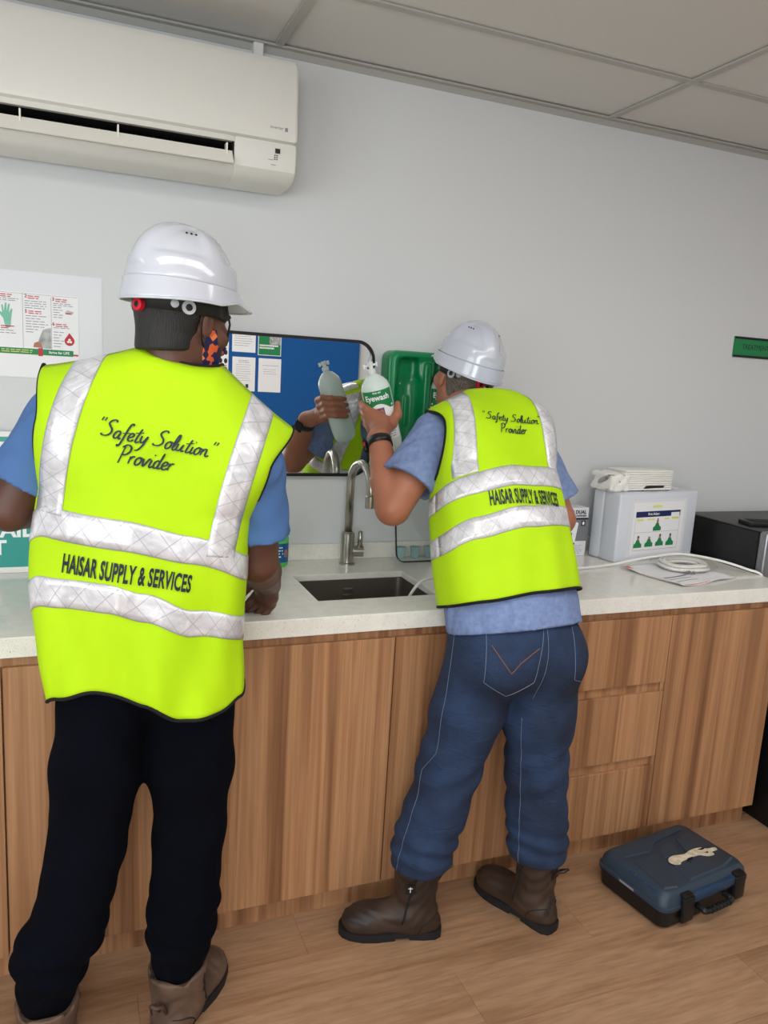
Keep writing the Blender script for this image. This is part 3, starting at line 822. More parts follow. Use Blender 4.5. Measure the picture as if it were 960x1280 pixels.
st = thing('eyewash_station', 'green moulded plastic eyewash station fixed to the wall beside the mirror', 'eyewash station', (0.27, 0, 1.26))
s = SDF()
s.rbox((0.284, -0.040, 1.435), (0.136, 0.058, 0.177), 0.028, k=0.0)
s.rbox((0.284, -0.098, 1.435), (0.112, 0.02, 0.155), 0.018, k=0.018, op='s')
for xx in (0.220, 0.348):
    s.cone((xx, -0.082, 1.325), (xx, -0.082, 1.50), 0.050, 0.048, k=0.010, op='s')
    s.rbox((xx, -0.075, 1.55), (0.034, 0.032, 0.038), 0.014, k=0.010, op='s')
    s.rbox((xx, -0.072, 1.288), (0.026, 0.034, 0.03), 0.01, k=0.010, op='s')
s.rbox((0.234, -0.028, 1.415), (0.010, 0.012, 0.05), 0.004, k=0.004)
s.rbox((0.284, -0.075, 1.435), (0.012, 0.016, 0.14), 0.006, k=0.012)
s.cut((0, -0.0015, 0), (0, 1, 0))
sdf_obj('body', s, 0.004, M['green'], st)
for zz in (1.505, 1.385): obj('screw', G().lathe([(0.005, 0), (0.005, 0.002), (0.002, 0.003)], (0, 0, 0), 12).xf(Matrix.Translation((0.208, -0.034, zz)) @ Matrix.Rotation(math.pi / 2, 4, 'X')), M['steel'], st)
obj('clip', G().box(0.200, 0.217, -0.05, -0.036, 1.318, 1.335, 0.001), M['black'], st)
eyewash_bottle('milky Eyewash bottle resting in the green wall station behind the helmeted head', (0.348, -0.080, 1.277), ortho((0, 0, 1), (-0.3, -1, 0)))

# ------------------------------------------------------------------ things on the counter
t = thing('hand_soap_bottle', 'green hand soap bottle with blue label beside the bare forearm', 'bottle', (-0.205, -0.075, HC))
c0 = Vector((-0.205, -0.075, HC))
obj('body', G().lathe([(0.030, 0.0003), (0.035, 0.005), (0.036, 0.02), (0.036, 0.095), (0.031, 0.112), (0.018, 0.124), (0.013, 0.128)], c0, 28, 1.0, 0.75), M['greengel'], t, smooth=True)
obj('label', G().grid(lambda u, v: c0 + Vector((0.0366 * math.sin(u), -0.0366 * 0.75 * math.cos(u), v)), [math.radians(-80 + 8 * k) for k in range(21)], [0.015, 0.078]), mat('blue_label', (22, 92, 152), 0.3), t, smooth=True)
wr = lambda a_, z_: c0 + Vector((0.0371 * math.sin(a_ / 0.036), -0.0371 * 0.75 * math.cos(a_ / 0.036), z_))
decal('label_text', merge2d(lines2d(-0.02, 0.014, 0.03, 0.07, 4, 0.004)), wr, M['whiteprint'], t)
decal('label_picture', circ2d(0.024, 0.045, 0.008, 0.014, 12), wr, M['skinprint'], t)
obj('pump_collar', G().lathe([(0.015, 0.128), (0.015, 0.142), (0.006, 0.143), (0.005, 0.168)], c0, 18), M['white'], t, angle=40)
obj('pump_head', G().tube([c0 + Vector((0, 0, 0.168)), c0 + Vector((0, 0, 0.178)), c0 + Vector((-0.012, -0.015, 0.180)), c0 + Vector((-0.024, -0.03, 0.174))], [0.009, 0.009, 0.006, 0.004], 10), M['white'], t, smooth=True)

t = thing('clear_panel', 'clear acrylic panel with thin black edge leaning behind the tap', 'panel', (0.36, -0.06, HC))
po = rrect(0.205, 0.545, 0.0, 0.33, 0.03, 8); pi_ = rrect(0.2085, 0.5415, 0.0035, 0.3265, 0.0265, 8)
lean = lambda a_, b_, t_: (a_, -0.102 + b_ * 0.22 + t_, HC + 0.0012 + b_ * 0.975)
n = len(po)
V = [lean(a_, b_, -0.0035) for a_, b_ in po] + [lean(a_, b_, 0.0035) for a_, b_ in po] + [lean(a_, b_, 0.0035) for a_, b_ in pi_] + [lean(a_, b_, -0.0035) for a_, b_ in pi_]
F = []
for i in range(4): F += [(i * n + k, i * n + (k + 1) % n, ((i + 1) % 4) * n + (k + 1) % n, ((i + 1) % 4) * n + k) for k in range(n)]
obj('edge', G().add(V, F), M['black'], t)
obj('sheet', G().prism(pi_, lean, -0.0015, 0.0015), M['acrylic'], t)
for k, (xx, lb) in enumerate(((0.247, 'left of three small teal cups behind the clear panel'), (0.300, 'middle of three small teal cups behind the clear panel'), (0.353, 'right of three small teal cups behind the clear panel'))):
    t = thing('small_cup', lb, 'cup', (xx, -0.045, HC), 'small teal cups behind the clear panel')
    obj('cup', G().lathe([(0.011, 0.0003), (0.014, 0.003), (0.0175, 0.04), (0.016, 0.04), (0.013, 0.006)], (xx, -0.042, HC), 20), M['tealcup'], t, angle=40)
    obj('rim', G().tube([(xx + 0.0172 * math.cos(a_), -0.042 + 0.0172 * math.sin(a_), HC + 0.040) for a_ in [2 * math.pi * q / 20 for q in range(20)]], 0.0015, 6, closed=True), M['tealcup'], t, smooth=True)

hp = catmull([(0.02, -0.40, 0.70), (0.075, -0.43, 0.80), (0.13, -0.405, 0.885), (0.19, -0.37, 0.915), (0.30, -0.33, 0.906), (0.55, -0.30, 0.9062), (0.80, -0.295, 0.9062), (0.95, -0.28, 0.909), (1.10, -0.30, 0.935), (1.24, -0.315, 0.948), (1.36, -0.375, 0.936), (1.44, -0.44, 0.915), (1.478, -0.475, 0.897), (1.485, -0.49, 0.82)], 8)
tag(obj('water_hose', G().tube(hp, 0.0046, 10), M['hose'], None, smooth=True), 'thin white hose running from the sink along the counter past the white case', 'hose')

# white first-aid case standing on its long edge
bx0 = Vector((1.016, -0.230, HC)); bdir = Vector((0.431, 0.064, 0)).normalized(); bback = Vector((-bdir.y, bdir.x, 0))
MB = Matrix.Translation(bx0) @ Matrix((bdir, bback, Vector((0, 0, 1)))).transposed().to_4x4()
BW, BD, BH = 0.425, 0.135, 0.258
t = thing('first_aid_case', 'white two-shell first aid case with printed staff sheet on its front', 'case', bx0)
obj('front_shell', G().box(0, BW, 0, 0.078, 0.0005, BH, 0.008, 3).xf(MB), M['box'], t, angle=40)
obj('back_shell', G().box(0.002, BW - 0.002, 0.083, BD, 0.0005, BH - 0.001, 0.008, 3).xf(MB), M['box'], t, angle=40)
obj('seam_gasket', G().box(0.006, BW - 0.006, 0.074, 0.087, 0.006, BH - 0.006).xf(MB), M['paper2'], t)
hg = G().tube(catmull([(0.15, 0.04, BH), (0.155, 0.035, BH + 0.012), (0.18, 0.03, BH + 0.016), (0.26, 0.03, BH + 0.016), (0.285, 0.035, BH + 0.012), (0.29, 0.04, BH)], 5), 0.0055, 10)
obj('handle', hg.xf(MB), M['black'], t, smooth=True)
for xx in (0.06, 0.365): obj('latch', G().box(xx - 0.014, xx + 0.014, 0.06, 0.1, BH - 0.0005, BH + 0.004, 0.001).xf(MB), M['paper2'], t)
bf = lambda off: (lambda a_, b_: MB @ Vector((a_, -off, b_)))
pocket = decal('clear_pocket', rect2d(0.055, 0.365, 0.018, 0.232), bf(0.0006), M['paper2'], t)
decal('print_sheet', rect2d(0.075, 0.350, 0.026, 0.222), bf(0.0010), M['paper'], t)
decal('header', rect2d(0.088, 0.275, 0.166, 0.188), bf(0.0014), M['navy'], t)
decal('header', merge2d(rect2d(0.275, 0.330, 0.180, 0.188), rect2d(0.326, 0.330, 0.166, 0.188), rect2d(0.275, 0.279, 0.166, 0.188)), bf(0.0014), M['navy'], t)
decal('header_title', shift2d(text2d('First Aiders', 0.013, 0.0003), 0.182, 0.177), bf(0.0018), M['whiteprint'], t)
decal('outline', merge2d(rect2d(0.088, 0.0888, 0.04, 0.166), rect2d(0.329, 0.330, 0.04, 0.166), rect2d(0.088, 0.330, 0.04, 0.041), rect2d(0.088, 0.33, 0.108, 0.1088)), bf(0.0014), M['inkgrey'], t)
decal('highlight', merge2d(rect2d(0.175, 0.225, 0.201, 0.210), rect2d(0.095, 0.13, 0.152, 0.160), rect2d(0.15, 0.19, 0.154, 0.16), rect2d(0.245, 0.27, 0.154, 0.16), rect2d(0.285, 0.325, 0.154, 0.162)), bf(0.0012), M['yellowprint'], t)
for k, (px_, pz_) in enumerate(((0.208, 0.113), (0.112, 0.052), (0.172, 0.053), (0.230, 0.054), (0.287, 0.053))):
    decal('portrait_shirt', poly2d([(px_ - 0.022, pz_ - 0.001), (px_ - 0.021, pz_ + 0.013), (px_ - 0.013, pz_ + 0.017), (px_ - 0.006, pz_ + 0.03), (px_ + 0.006, pz_ + 0.03), (px_ + 0.013, pz_ + 0.017), (px_ + 0.021, pz_ + 0.013), (px_ + 0.022, pz_ - 0.001)]), bf(0.0014), M['greenprint'], t)
    decal('portrait_head', circ2d(px_, pz_ + 0.036, 0.006, 0.008, 12), bf(0.0018), M['skinprint'], t)
    decal('portrait_hair', poly2d([(px_ - 0.0055, pz_ + 0.038), (px_ - 0.003, pz_ + 0.045), (px_ + 0.003, pz_ + 0.045), (px_ + 0.0055, pz_ + 0.038)]) if k else circ2d(px_, pz_ + 0.045, 0.004, 0.002, 8), bf(0.0022), M['ink'] if k != 2 else M['whiteprint'], t)

# pack of paper towels on the case
t = thing('paper_towel_pack', 'half opened pack of white folded paper towels on the first aid case', 'paper towels', MB @ Vector((0.13, 0.07, BH)))
towm = Matrix.Translation(MB @ Vector((0.0, 0.0, BH + 0.001))) @ MB.to_3x3().to_4x4()
tm2 = towm @ Matrix.Translation((0.02, 0.05, 0)) @ Matrix.Rotation(math.radians(-4), 4, 'Z')
for k in range(9):
    z0 = 0.0025 + k * 0.0085
    obj('towel_layer', G().box(0.035 + RNG.uniform(-0.002, 0.002), 0.272 + RNG.uniform(-0.003, 0.002), -0.012 + RNG.uniform(0, 0.003), 0.088, z0, z0 + 0.0078, 0.0025, 2).xf(tm2), M['towel'], t, smooth=True)
wp = SDF().rbox((0.0, 0.03, 0.033), (0.045, 0.058, 0.033), 0.012, k=0)
wp.rbox((0.015, 0.035, 0.033), (0.055, 0.052, 0.027), 0.01, k=0.004, op='s')
wp.disp(lambda X, Y, Z: 0.004 * np.sin(X * 130 + Y * 40) * np.cos(Z * 120 + Y * 60))
v_, q_ = wp.mesh(0.004)
v_ = [tuple(tm2 @ Vector(v)) for v in v_]
wo = link('torn_wrapper', np_mesh('torn_wrapper', np.array(v_), q_, M['towel']), t, smooth=True)

# soap dispenser carton
t = thing('dispenser_carton', 'black and white carton picturing a wall soap dispenser beside the white case', 'carton', (0.915, -0.07, HC))
cx0, cx1, cy0, cy1, cz1 = 0.845, 0.978, -0.105, -0.022, 1.085
obj('box', G().box(cx0, cx1, cy0, cy1, HC + 0.0004, cz1, 0.0012, 1), M['paper2'], t)
cf = lambda off: (lambda a_, b_: (a_, cy0 - off, b_))
decal('grey_field', rect2d(cx0, cx1, 0.958, 1.045), cf(0.0005), mat('carton_grey', (120, 122, 128), 0.4), t)
decal('black_bar', rect2d(cx0, cx1, 1.040, 1.047), cf(0.0009), M['ink'], t)
decal('title', shift2d(text2d('STAR DUAL', 0.019, 0.0008, sx=0.95, align='RIGHT'), 0.966, 1.068), cf(0.0005), M['ink'], t)
decal('subtitle', shift2d(text2d('SOAP DISPENSER', 0.010, 0.0004, sx=0.95, align='RIGHT'), 0.968, 1.054), cf(0.0005), M['ink'], t)
decal('dispenser_picture', poly2d([(0.885, 0.955), (0.892, 1.026), (0.898, 1.030), (0.930, 1.030), (0.936, 1.026), (0.926, 0.952), (0.905, 0.948)]), cf(0.0009), M['whiteprint'], t)
decal('dispenser_window', merge2d(circ2d(0.908, 0.985, 0.003, 0.006, 10)), cf(0.0013), M['ink'], t)
decal('dispenser_base', rect2d(0.898, 0.926, 0.945, 0.952), cf(0.0013), M['ink'], t)
decal('hand_mark', rect2d(0.948, 0.966, 1.016, 1.036), cf(0.0009), M['ink'], t)
decal('hand_mark_icon', circ2d(0.957, 1.026, 0.005, 0.007, 10), cf(0.0013), M['whiteprint'], t)
decal('small_print', merge2d(lines2d(0.94, 0.972, 0.965, 1.01, 6, 0.0015), lines2d(0.90, 0.97, 0.908, 0.945, 5, 0.0015)), cf(0.0009), M['inkgrey'], t)

# leaflet and coil in plastic wrap
t = thing('leaflet', 'crumpled printed leaflet with orange edges lying on the counter', 'leaflet', (1.15, -0.42, HC))
lc = [Vector((0.985, -0.300)), Vector((1.035, -0.565)), Vector((1.33, -0.50)), Vector((1.28, -0.24))]
def leaf(u, v, off=0.0):
    p = lc[0] * (1 - u) * (1 - v) + lc[1] * u * (1 - v) + lc[2] * u * v + lc[3] * (1 - u) * v
    edge = max(0.0, 0.12 - min(u, 1 - u, v, 1 - v)) / 0.12
    z = 0.0016 + 0.006 * edge * (0.5 + 0.5 * math.sin(u * 9 + v * 7)) + 0.0012 * math.sin(u * 14) * math.cos(v * 11) + 0.0012
    return (p.x, p.y, HC + z + off)
U = [k / 16 for k in range(17)]
lf = obj('sheet', G().grid(leaf, U, U), M['paper'], t, smooth=True)
sd = lf.modifiers.new('thickness', 'SOLIDIFY'); sd.thickness = 0.0004; sd.offset = 1
obj('orange_print', G().grid(lambda u, v: leaf(u, v, 0.0008), [0.03 + 0.01 * k for k in range(10)], [0.03 + 0.02 * k for k in range(6)]).grid(lambda u, v: leaf(u, v, 0.0008), [0.955, 0.98], [0.02 + 0.05 * k for k in range(11)]).grid(lambda u, v: leaf(u, v, 0.0008), [0.35 + 0.06 * k for k in range(11)], [0.015, 0.03]), M['orange'], t)
obj('grey_print', G().grid(lambda u, v: leaf(u, v, 0.0008), [0.6, 0.62, 0.64], [0.1 + 0.05 * k for k in range(9)]).grid(lambda u, v: leaf(u, v, 0.0008), [0.7, 0.715], [0.1 + 0.05 * k for k in range(9)]).grid(lambda u, v: leaf(u, v, 0.0008), [0.8, 0.815], [0.1 + 0.05 * k for k in range(9)]), M['inkgrey'], t)
t = thing('tube_coil', 'flat white coil of tubing in a clear bag on the leaflet', 'coil', (1.22, -0.36, HC + 0.012))
cc = (1.225, -0.352, HC + 0.016)
for r_, zz in ((0.085, 0.0), (0.074, 0.002), (0.063, 0.001), (0.078, 0.011), (0.067, 0.011)):
    obj('loop', G().tube([(cc[0] + r_ * 1.05 * math.cos(a_), cc[1] + r_ * 0.95 * math.sin(a_), cc[2] + zz + 0.002 * math.sin(3 * a_)) for a_ in [2 * math.pi * q / 40 for q in range(40)]], 0.0055, 8, closed=True), M['hose'], t, smooth=True)
bg = SDF().ell((cc[0], cc[1], cc[2] + 0.006), (0.125, 0.105, 0.018), k=0).disp(lambda X, Y, Z: 0.0025 * np.sin(X * 160 + Y * 90) * np.cos(Y * 140))
bg.cut((0, 0, HC + 0.0075), (0, 0, -1))
sdf_obj('clear_bag', bg, 0.005, pane_mat('clear_film', (0.97, 0.97, 0.97, 1), 0.06), t)
obj('connector', G().tube([(1.16, -0.44, HC + 0.012), (1.185, -0.428, HC + 0.013)], 0.005, 8).tube([(1.19, -0.447, HC + 0.012), (1.20, -0.43, HC + 0.013)], 0.004, 8), mat('grey_connector', (120, 118, 114), 0.4), t)

# ------------------------------------------------------------------ black stand with the microwave oven
FX0, FX1, FZ0, FZ = 1.50, 2.02, 0.752, 1.052
M['fridgeblack'] = mat('oven_black', (24, 24, 26), 0.45)
M['fridgegrey'] = mat('oven_top', (66, 64, 62), 0.45)
M['blacklam'] = mat('black_laminate', (9, 9, 10), 0.5)
t = thing('low_cupboard', 'black low cupboard on the floor beyond the right end of the counter', 'cupboard', (1.77, -0.37, 0))
obj('carcass', G().box(1.492, 2.05, -0.672, -0.03, 0.03, 0.728, 0.002), M['blacklam'], t)
obj('top_board', G().box(1.488, 2.055, -0.692, -0.028, 0.7285, 0.7505, 0.002), M['blacklam'], t)
for xa_, xb_ in ((1.496, 1.769), (1.773, 2.046)):
    dr = obj('door', G().box(xa_, xb_, -0.691, -0.6735, 0.035, 0.722, 0.002), M['blacklam'], t)
    hx_ = xb_ - 0.03 if xa_ < 1.6 else xa_ + 0.03
    obj('handle', G().tube([(hx_, -0.691, 0.60), (hx_, -0.712, 0.60), (hx_, -0.712, 0.50), (hx_, -0.691, 0.50)], 0.005, 8), M['steel'], dr)
obj('plinth', G().box(1.50, 2.04, -0.65, -0.04, 0.0005, 0.0295), M['blacklam'], t)
t = thing('microwave_oven', 'black microwave oven with a silver front on the low cupboard past the counter', 'microwave', (1.76, -0.27, FZ0))
obj('body', G().box(FX0, FX1, -0.415, -0.05, FZ0 + 0.012, FZ - 0.006, 0.006), M['fridgeblack'], t, angle=40)
obj('top_panel', G().box(FX0 - 0.001, FX1 + 0.001, -0.42, -0.048, FZ - 0.0055, FZ, 0.002), M['fridgegrey'], t, angle=40)
obj('front_frame', G().box(FX0, FX1, -0.455, -0.4155, FZ0 + 0.012, FZ - 0.002, 0.010, 3), mat('oven_silver', (150, 150, 154), 0.3, 0.85), t, angle=40)
dr = obj('door_window', G().box(FX0 + 0.04, FX1 - 0.16, -0.4585, -0.4552, FZ0 + 0.05, FZ - 0.05, 0.001), M['black'], t)
obj('door_handle', G().tube([(FX1 - 0.14, -0.455, FZ0 + 0.06), (FX1 - 0.14, -0.482, FZ0 + 0.07), (FX1 - 0.14, -0.482, FZ - 0.07), (FX1 - 0.14, -0.455, FZ - 0.06)], 0.007, 10), M['steel'], t, smooth=True)
for zz in (FZ - 0.09, FZ - 0.19): obj('dial', G().lathe([(0.024, 0), (0.022, 0.016), (0.004, 0.018)], (0, 0, 0), 20).xf(Matrix.Translation((FX1 - 0.07, -0.4552, zz)) @ Matrix.Rotation(math.pi / 2, 4, 'X')), M['black'], t, angle=40)
for xx in (FX0 + 0.04, FX1 - 0.04):
    for yy in (-0.39, -0.09): obj('foot', G().lathe([(0.016, FZ0 - 0.0012), (0.016, FZ0 + 0.0118), (0.01, FZ0 + 0.012)], (xx, yy, 0), 14), M['black'], t)
t = thing('black_device', 'slim black device lying on top of the microwave oven', 'device', (1.66, -0.33, FZ))
dm = Matrix.Translation((1.53, -0.30, FZ)) @ Matrix.Rotation(math.radians(-14), 4, 'Z')
obj('body', G().box(0, 0.26, -0.06, 0.02, 0.0005, 0.018, 0.004).xf(dm), M['black'], t, angle=40)
obj('panel', G().box(0.02, 0.24, -0.05, 0.01, 0.0175, 0.0195, 0.0008).xf(dm), M['blackmatt'], t)

# ------------------------------------------------------------------ tool case on the floor
tc = thing('tool_case', 'dark blue plastic tool case with black base lying on the floor', 'tool case', (0.90, -0.80, 0))
TM = Matrix.Translation((0.905, -0.802, 0)) @ Matrix.Rotation(math.radians(8.5), 4, 'Z')
M['blueplastic'] = mat('dark_blue_plastic', (44, 58, 72), 0.45, bump=0.25, bscale=700, bdist=0.0004)
M['blueplastic2'] = mat('blue_plastic_edge', (36, 62, 90), 0.4)
W2, D2 = 0.192, 0.132
def rr_ring(hx, hy, r, z, dx=0, dy=0): return [(x + dx, y + dy, z) for x, y in rrect(-hx, hx, -hy, hy, r, 5)]
def loft(rings, cap=True):
    n = len(rings[0]); V = [v for r in rings for v in r]; F = []
    for i in range(len(rings) - 1): F += [(i * n + k, i * n + (k + 1) % n, (i + 1) * n + (k + 1) % n, (i + 1) * n + k) for k in range(n)]
    if cap: F += [tuple(range(n - 1, -1, -1)), tuple((len(rings) - 1) * n + k for k in range(n))]
    return G().add(V, F)
obj('base', loft([rr_ring(W2 - 0.012, D2 - 0.012, 0.03, 0.0005), rr_ring(W2 - 0.004, D2 - 0.004, 0.03, 0.008), rr_ring(W2, D2, 0.03, 0.055), rr_ring(W2 + 0.003, D2 + 0.003, 0.03, 0.0555), rr_ring(W2 + 0.003, D2 + 0.003, 0.03, 0.060)]).xf(TM), M['black'], tc, angle=40)
obj('lid', loft([rr_ring(W2 + 0.004, D2 + 0.004, 0.03, 0.0605), rr_ring(W2 + 0.004, D2 + 0.004, 0.03, 0.070), rr_ring(W2, D2, 0.03, 0.072), rr_ring(W2 - 0.004, D2 - 0.004, 0.03, 0.094), rr_ring(W2 - 0.016, D2 - 0.014, 0.028, 0.108), rr_ring(W2 - 0.022, D2 - 0.02, 0.026, 0.111)]).xf(TM), M['blueplastic'], tc, angle=35)
def plate(poly, z0, z1, m_='blueplastic', nm='lid_relief'):
    c_ = (sum(p[0] for p in poly) / len(poly), sum(p[1] for p in poly) / len(poly))
    n = len(poly)
    V = [(x, y, z0) for x, y in poly] + [(c_[0] + (x - c_[0]) * 0.93, c_[1] + (y - c_[1]) * 0.93, z1) for x, y in poly]
    F = [tuple(range(n - 1, -1, -1)), tuple(range(n, 2 * n))] + [(i, (i + 1) % n, n + (i + 1) % n, n + i) for i in range(n)]
    return obj(nm, G().add(V, F).xf(TM), M[m_], tc, angle=35)
plate([(-0.15, 0.10), (-0.16, 0.06), (-0.05, 0.045), (0.00, 0.075), (0.14, 0.085), (0.15, 0.105)], 0.1105, 0.1150)
plate([(-0.145, 0.045), (-0.165, -0.10), (-0.12, -0.112), (-0.07, -0.03), (-0.05, 0.03)], 0.1105, 0.1145)
plate([(-0.03, 0.035), (-0.045, 0.005), (0.02, -0.005), (0.05, 0.04), (0.03, 0.06)], 0.1105, 0.1140)
plate([(0.165, 0.075), (0.165, -0.09), (0.10, -0.108), (-0.06, -0.108), (-0.045, -0.03), (0.04, -0.02), (0.075, 0.06)], 0.1105, 0.1155)
for k in range(9): obj('grip_rib', G().box(-0.186 + 0.002, -0.165, -0.09 + k * 0.013, -0.084 + k * 0.013, 0.0985, 0.1065, 0.001, 1).xf(TM), M['blueplastic2'], tc)
obj('lid_apron', G().box(-0.115, 0.115, -D2 - 0.010, -D2 + 0.01, 0.066, 0.094, 0.005).xf(TM), M['blueplastic2'], tc, angle=40)
for xx in (-0.105, 0.130):
    lt = obj('latch', G().box(xx - 0.024, xx + 0.024, -D2 - 0.016, -D2 - 0.001, 0.018, 0.094, 0.004).xf(TM), M['black'], tc, angle=40)
    obj('latch_hook', G().box(xx - 0.02, xx + 0.02, -D2 - 0.012, -D2 + 0.02, 0.0925, 0.101, 0.003).xf(TM), M['black'], lt, angle=40)
hpth = catmull([(-0.055, -D2 - 0.004, 0.05), (-0.055, -D2 - 0.024, 0.05), (-0.045, -D2 - 0.034, 0.046), (0.055, -D2 - 0.034, 0.046), (0.067, -D2 - 0.024, 0.05), (0.067, -D2 - 0.004, 0.05)], 5)
obj('handle', G().tube([TM @ Vector(p) for p in hpth], 0.009, 10), M['black'], tc, smooth=True)
for k in range(6): obj('handle_grip', G().tube([TM @ Vector((-0.034 + k * 0.016, -D2 - 0.034, 0.046)), TM @ Vector((-0.028 + k * 0.016, -D2 - 0.034, 0.046))], 0.0105, 10), M['blackmatt'], tc)
# remains of a torn pale sticker
TZT = 0.1161
blob = catmull([(-0.028, -0.045), (-0.02, -0.03), (0.0, -0.02), (0.03, -0.022), (0.055, -0.012), (0.085, -0.008), (0.10, -0.018), (0.12, -0.018), (0.118, -0.03), (0.10, -0.034), (0.095, -0.046), (0.075, -0.048), (0.06, -0.038), (0.03, -0.042), (0.0, -0.05), (-0.01, -0.058), (-0.022, -0.056)], 4, True)
decal('torn_sticker', poly2d([(x * 1.35 - 0.012, (y - (x - 0.04) * 0.22) * 1.15 + 0.010) for x, y in blob]), lambda a_, b_: TM @ Vector((a_, b_, TZT)), mat('torn_paper', (222, 212, 190), 0.8, col2=(190, 176, 150), nscale=60), tc)
decal('sticker_scuffs', merge2d(poly2d([(0.0, -0.045), (0.02, -0.033), (0.045, -0.034), (0.03, -0.044)]), poly2d([(0.085, -0.016), (0.10, -0.024), (0.12, -0.022), (0.11, -0.016)]), poly2d([(0.095, -0.036), (0.105, -0.044), (0.112, -0.036)]), poly2d([(0.005, -0.053), (0.012, -0.047), (0.018, -0.051)])), lambda a_, b_: TM @ Vector((a_, b_, TZT + 0.0004)), M['blackmatt'], tc)
obj('side_tag', G().box(-W2 - 0.0045, -W2 - 0.002, -0.02, 0.035, 0.062, 0.069).xf(TM), M['inkgrey'], tc)
# ------------------------------------------------------------------ people
def fabric_mat(name, col, col2, rough=0.8, bscale=900, bump=0.25, nscale=5, sheen=0.0, spec=0.3):
    t = NT(name); t.b.inputs['Specular IOR Level'].default_value = spec
    v = t.coord()
    f = t.noise(v, nscale, 4, 0.6)
    t.l(t.ramp(f, [(0.35, lin(col)), (0.65, lin(col2))]), t.b.inputs['Base Color'])
    t.b.inputs['Roughness'].default_value = rough
    if sheen: t.b.inputs['Sheen Weight'].default_value = sheen
    h1 = t.noise(v, bscale, 2)
    t.bump(h1, bump, 0.0006)
    return t.m
M['vest'] = fabric_mat('hi_vis_fabric', (174, 218, 4), (184, 226, 9), 0.75, 700, 0.12)
M['binding'] = mat('black_binding', (12, 12, 14), 0.85)
M['shirt1'] = fabric_mat('blue_cotton', (72, 106, 156), (82, 116, 166), 0.85)
M['shirt2'] = fabric_mat('blue_chambray', (108, 126, 168), (126, 144, 184), 0.88, 1200, 0.4, 60)
M['trouser'] = fabric_mat('dark_navy_cloth', (5, 7, 14), (8, 10, 19), 1.0, spec=0.08)
def denim():
    t = NT('denim')
    v = t.coord(); f = t.noise(v, 6, 4, 0.6); f2 = t.noise(t.coord((160, 160, 900)), 1.0, 3)
    mx = t.n('ShaderNodeMixRGB', blend_type='MULTIPLY'); mx.inputs[0].default_value = 0.5
    t.l(t.ramp(f, [(0.3, lin((15, 29, 52))), (0.7, lin((33, 57, 92)))]), mx.inputs[1])
    t.l(t.ramp(f2, [(0.3, (0.6, 0.6, 0.6, 1)), (0.7, (1.15, 1.15, 1.15, 1))]), mx.inputs[2])
    t.l(mx.outputs[0], t.b.inputs['Base Color']); t.b.inputs['Roughness'].default_value = 0.85
    wn = t.n('ShaderNodeMath', operation='MULTIPLY_ADD'); t.l(t.noise(t.coord((1, 1, 2.2)), 14, 3, 0.55, 1.2), wn.inputs[0]); wn.inputs[1].default_value = 6.0; t.l(f2, wn.inputs[2])
    t.bump(wn.outputs[0], 0.5, 0.0016); return t.m
M['denim'] = denim()
M['thread'] = mat('pale_thread', (112, 124, 146), 0.8); M['threado'] = mat('copper_thread', (132, 92, 60), 0.8)
def skin_mat(name, c1, c2):
    t = NT(name); v = t.coord(); f = t.noise(v, 9, 4, 0.6)
    t.l(t.ramp(f, [(0.3, lin(c1)), (0.7, lin(c2))]), t.b.inputs['Base Color'])
    t.b.inputs['Roughness'].default_value = 0.5; t.b.inputs['Subsurface Weight'].default_value = 0.12
    t.b.inputs['Subsurface Radius'].default_value = (0.012, 0.005, 0.003); t.b.inputs['Subsurface Scale'].default_value = 0.3
    t.bump(t.noise(v, 260, 4), 0.12, 0.0008); return t.m
M['skin1'] = skin_mat('brown_skin', (82, 50, 38), (98, 62, 48)); M['skin2'] = skin_mat('tan_skin', (158, 98, 72), (176, 114, 88))
def hair_mat(name, c1, c2):
    t = NT(name); v = t.coord((600, 600, 60)); f = t.noise(v, 1.0, 3)
    t.l(t.ramp(f, [(0.35, lin(c1)), (0.65, lin(c2))]), t.b.inputs['Base Color']); t.b.inputs['Roughness'].default_value = 0.55
    t.bump(f, 0.8, 0.003); return t.m
M['hair1'] = hair_mat('black_hair', (10, 9, 9), (32, 29, 28)); M['hair2'] = hair_mat('grey_hair', (42, 38, 34), (122, 112, 100))
M['helmet'] = mat('white_helmet_plastic', (196, 199, 208), 0.15, coat=0.8)
M['helmet2'] = mat('white_helmet_plastic_cool', (196, 200, 213), 0.17, coat=0.6)
M['harness'] = mat('dark_harness', (24, 24, 27), 0.6); M['harnessgrey'] = mat('grey_harness_clip', (172, 174, 178), 0.4)
M['knobred'] = mat('red_knob', (206, 24, 48), 0.4)
M['eyewhite'] = mat('eye_white', (230, 226, 220), 0.2); M['iris'] = mat('dark_iris', (30, 20, 14), 0.2); M['lip'] = mat('lip', (120, 66, 60), 0.5)
M['boot1'] = mat('taupe_boot_leather', (104, 82, 68), 0.6, col2=(76, 58, 48), nscale=14, bump=0.3, bscale=220)
M['boot2'] = mat('brown_boot_leather', (64, 47, 37), 0.5, col2=(42, 32, 27), nscale=12, bump=0.3, bscale=200)
M['rubber'] = mat('black_rubber', (22, 22, 24), 0.7)
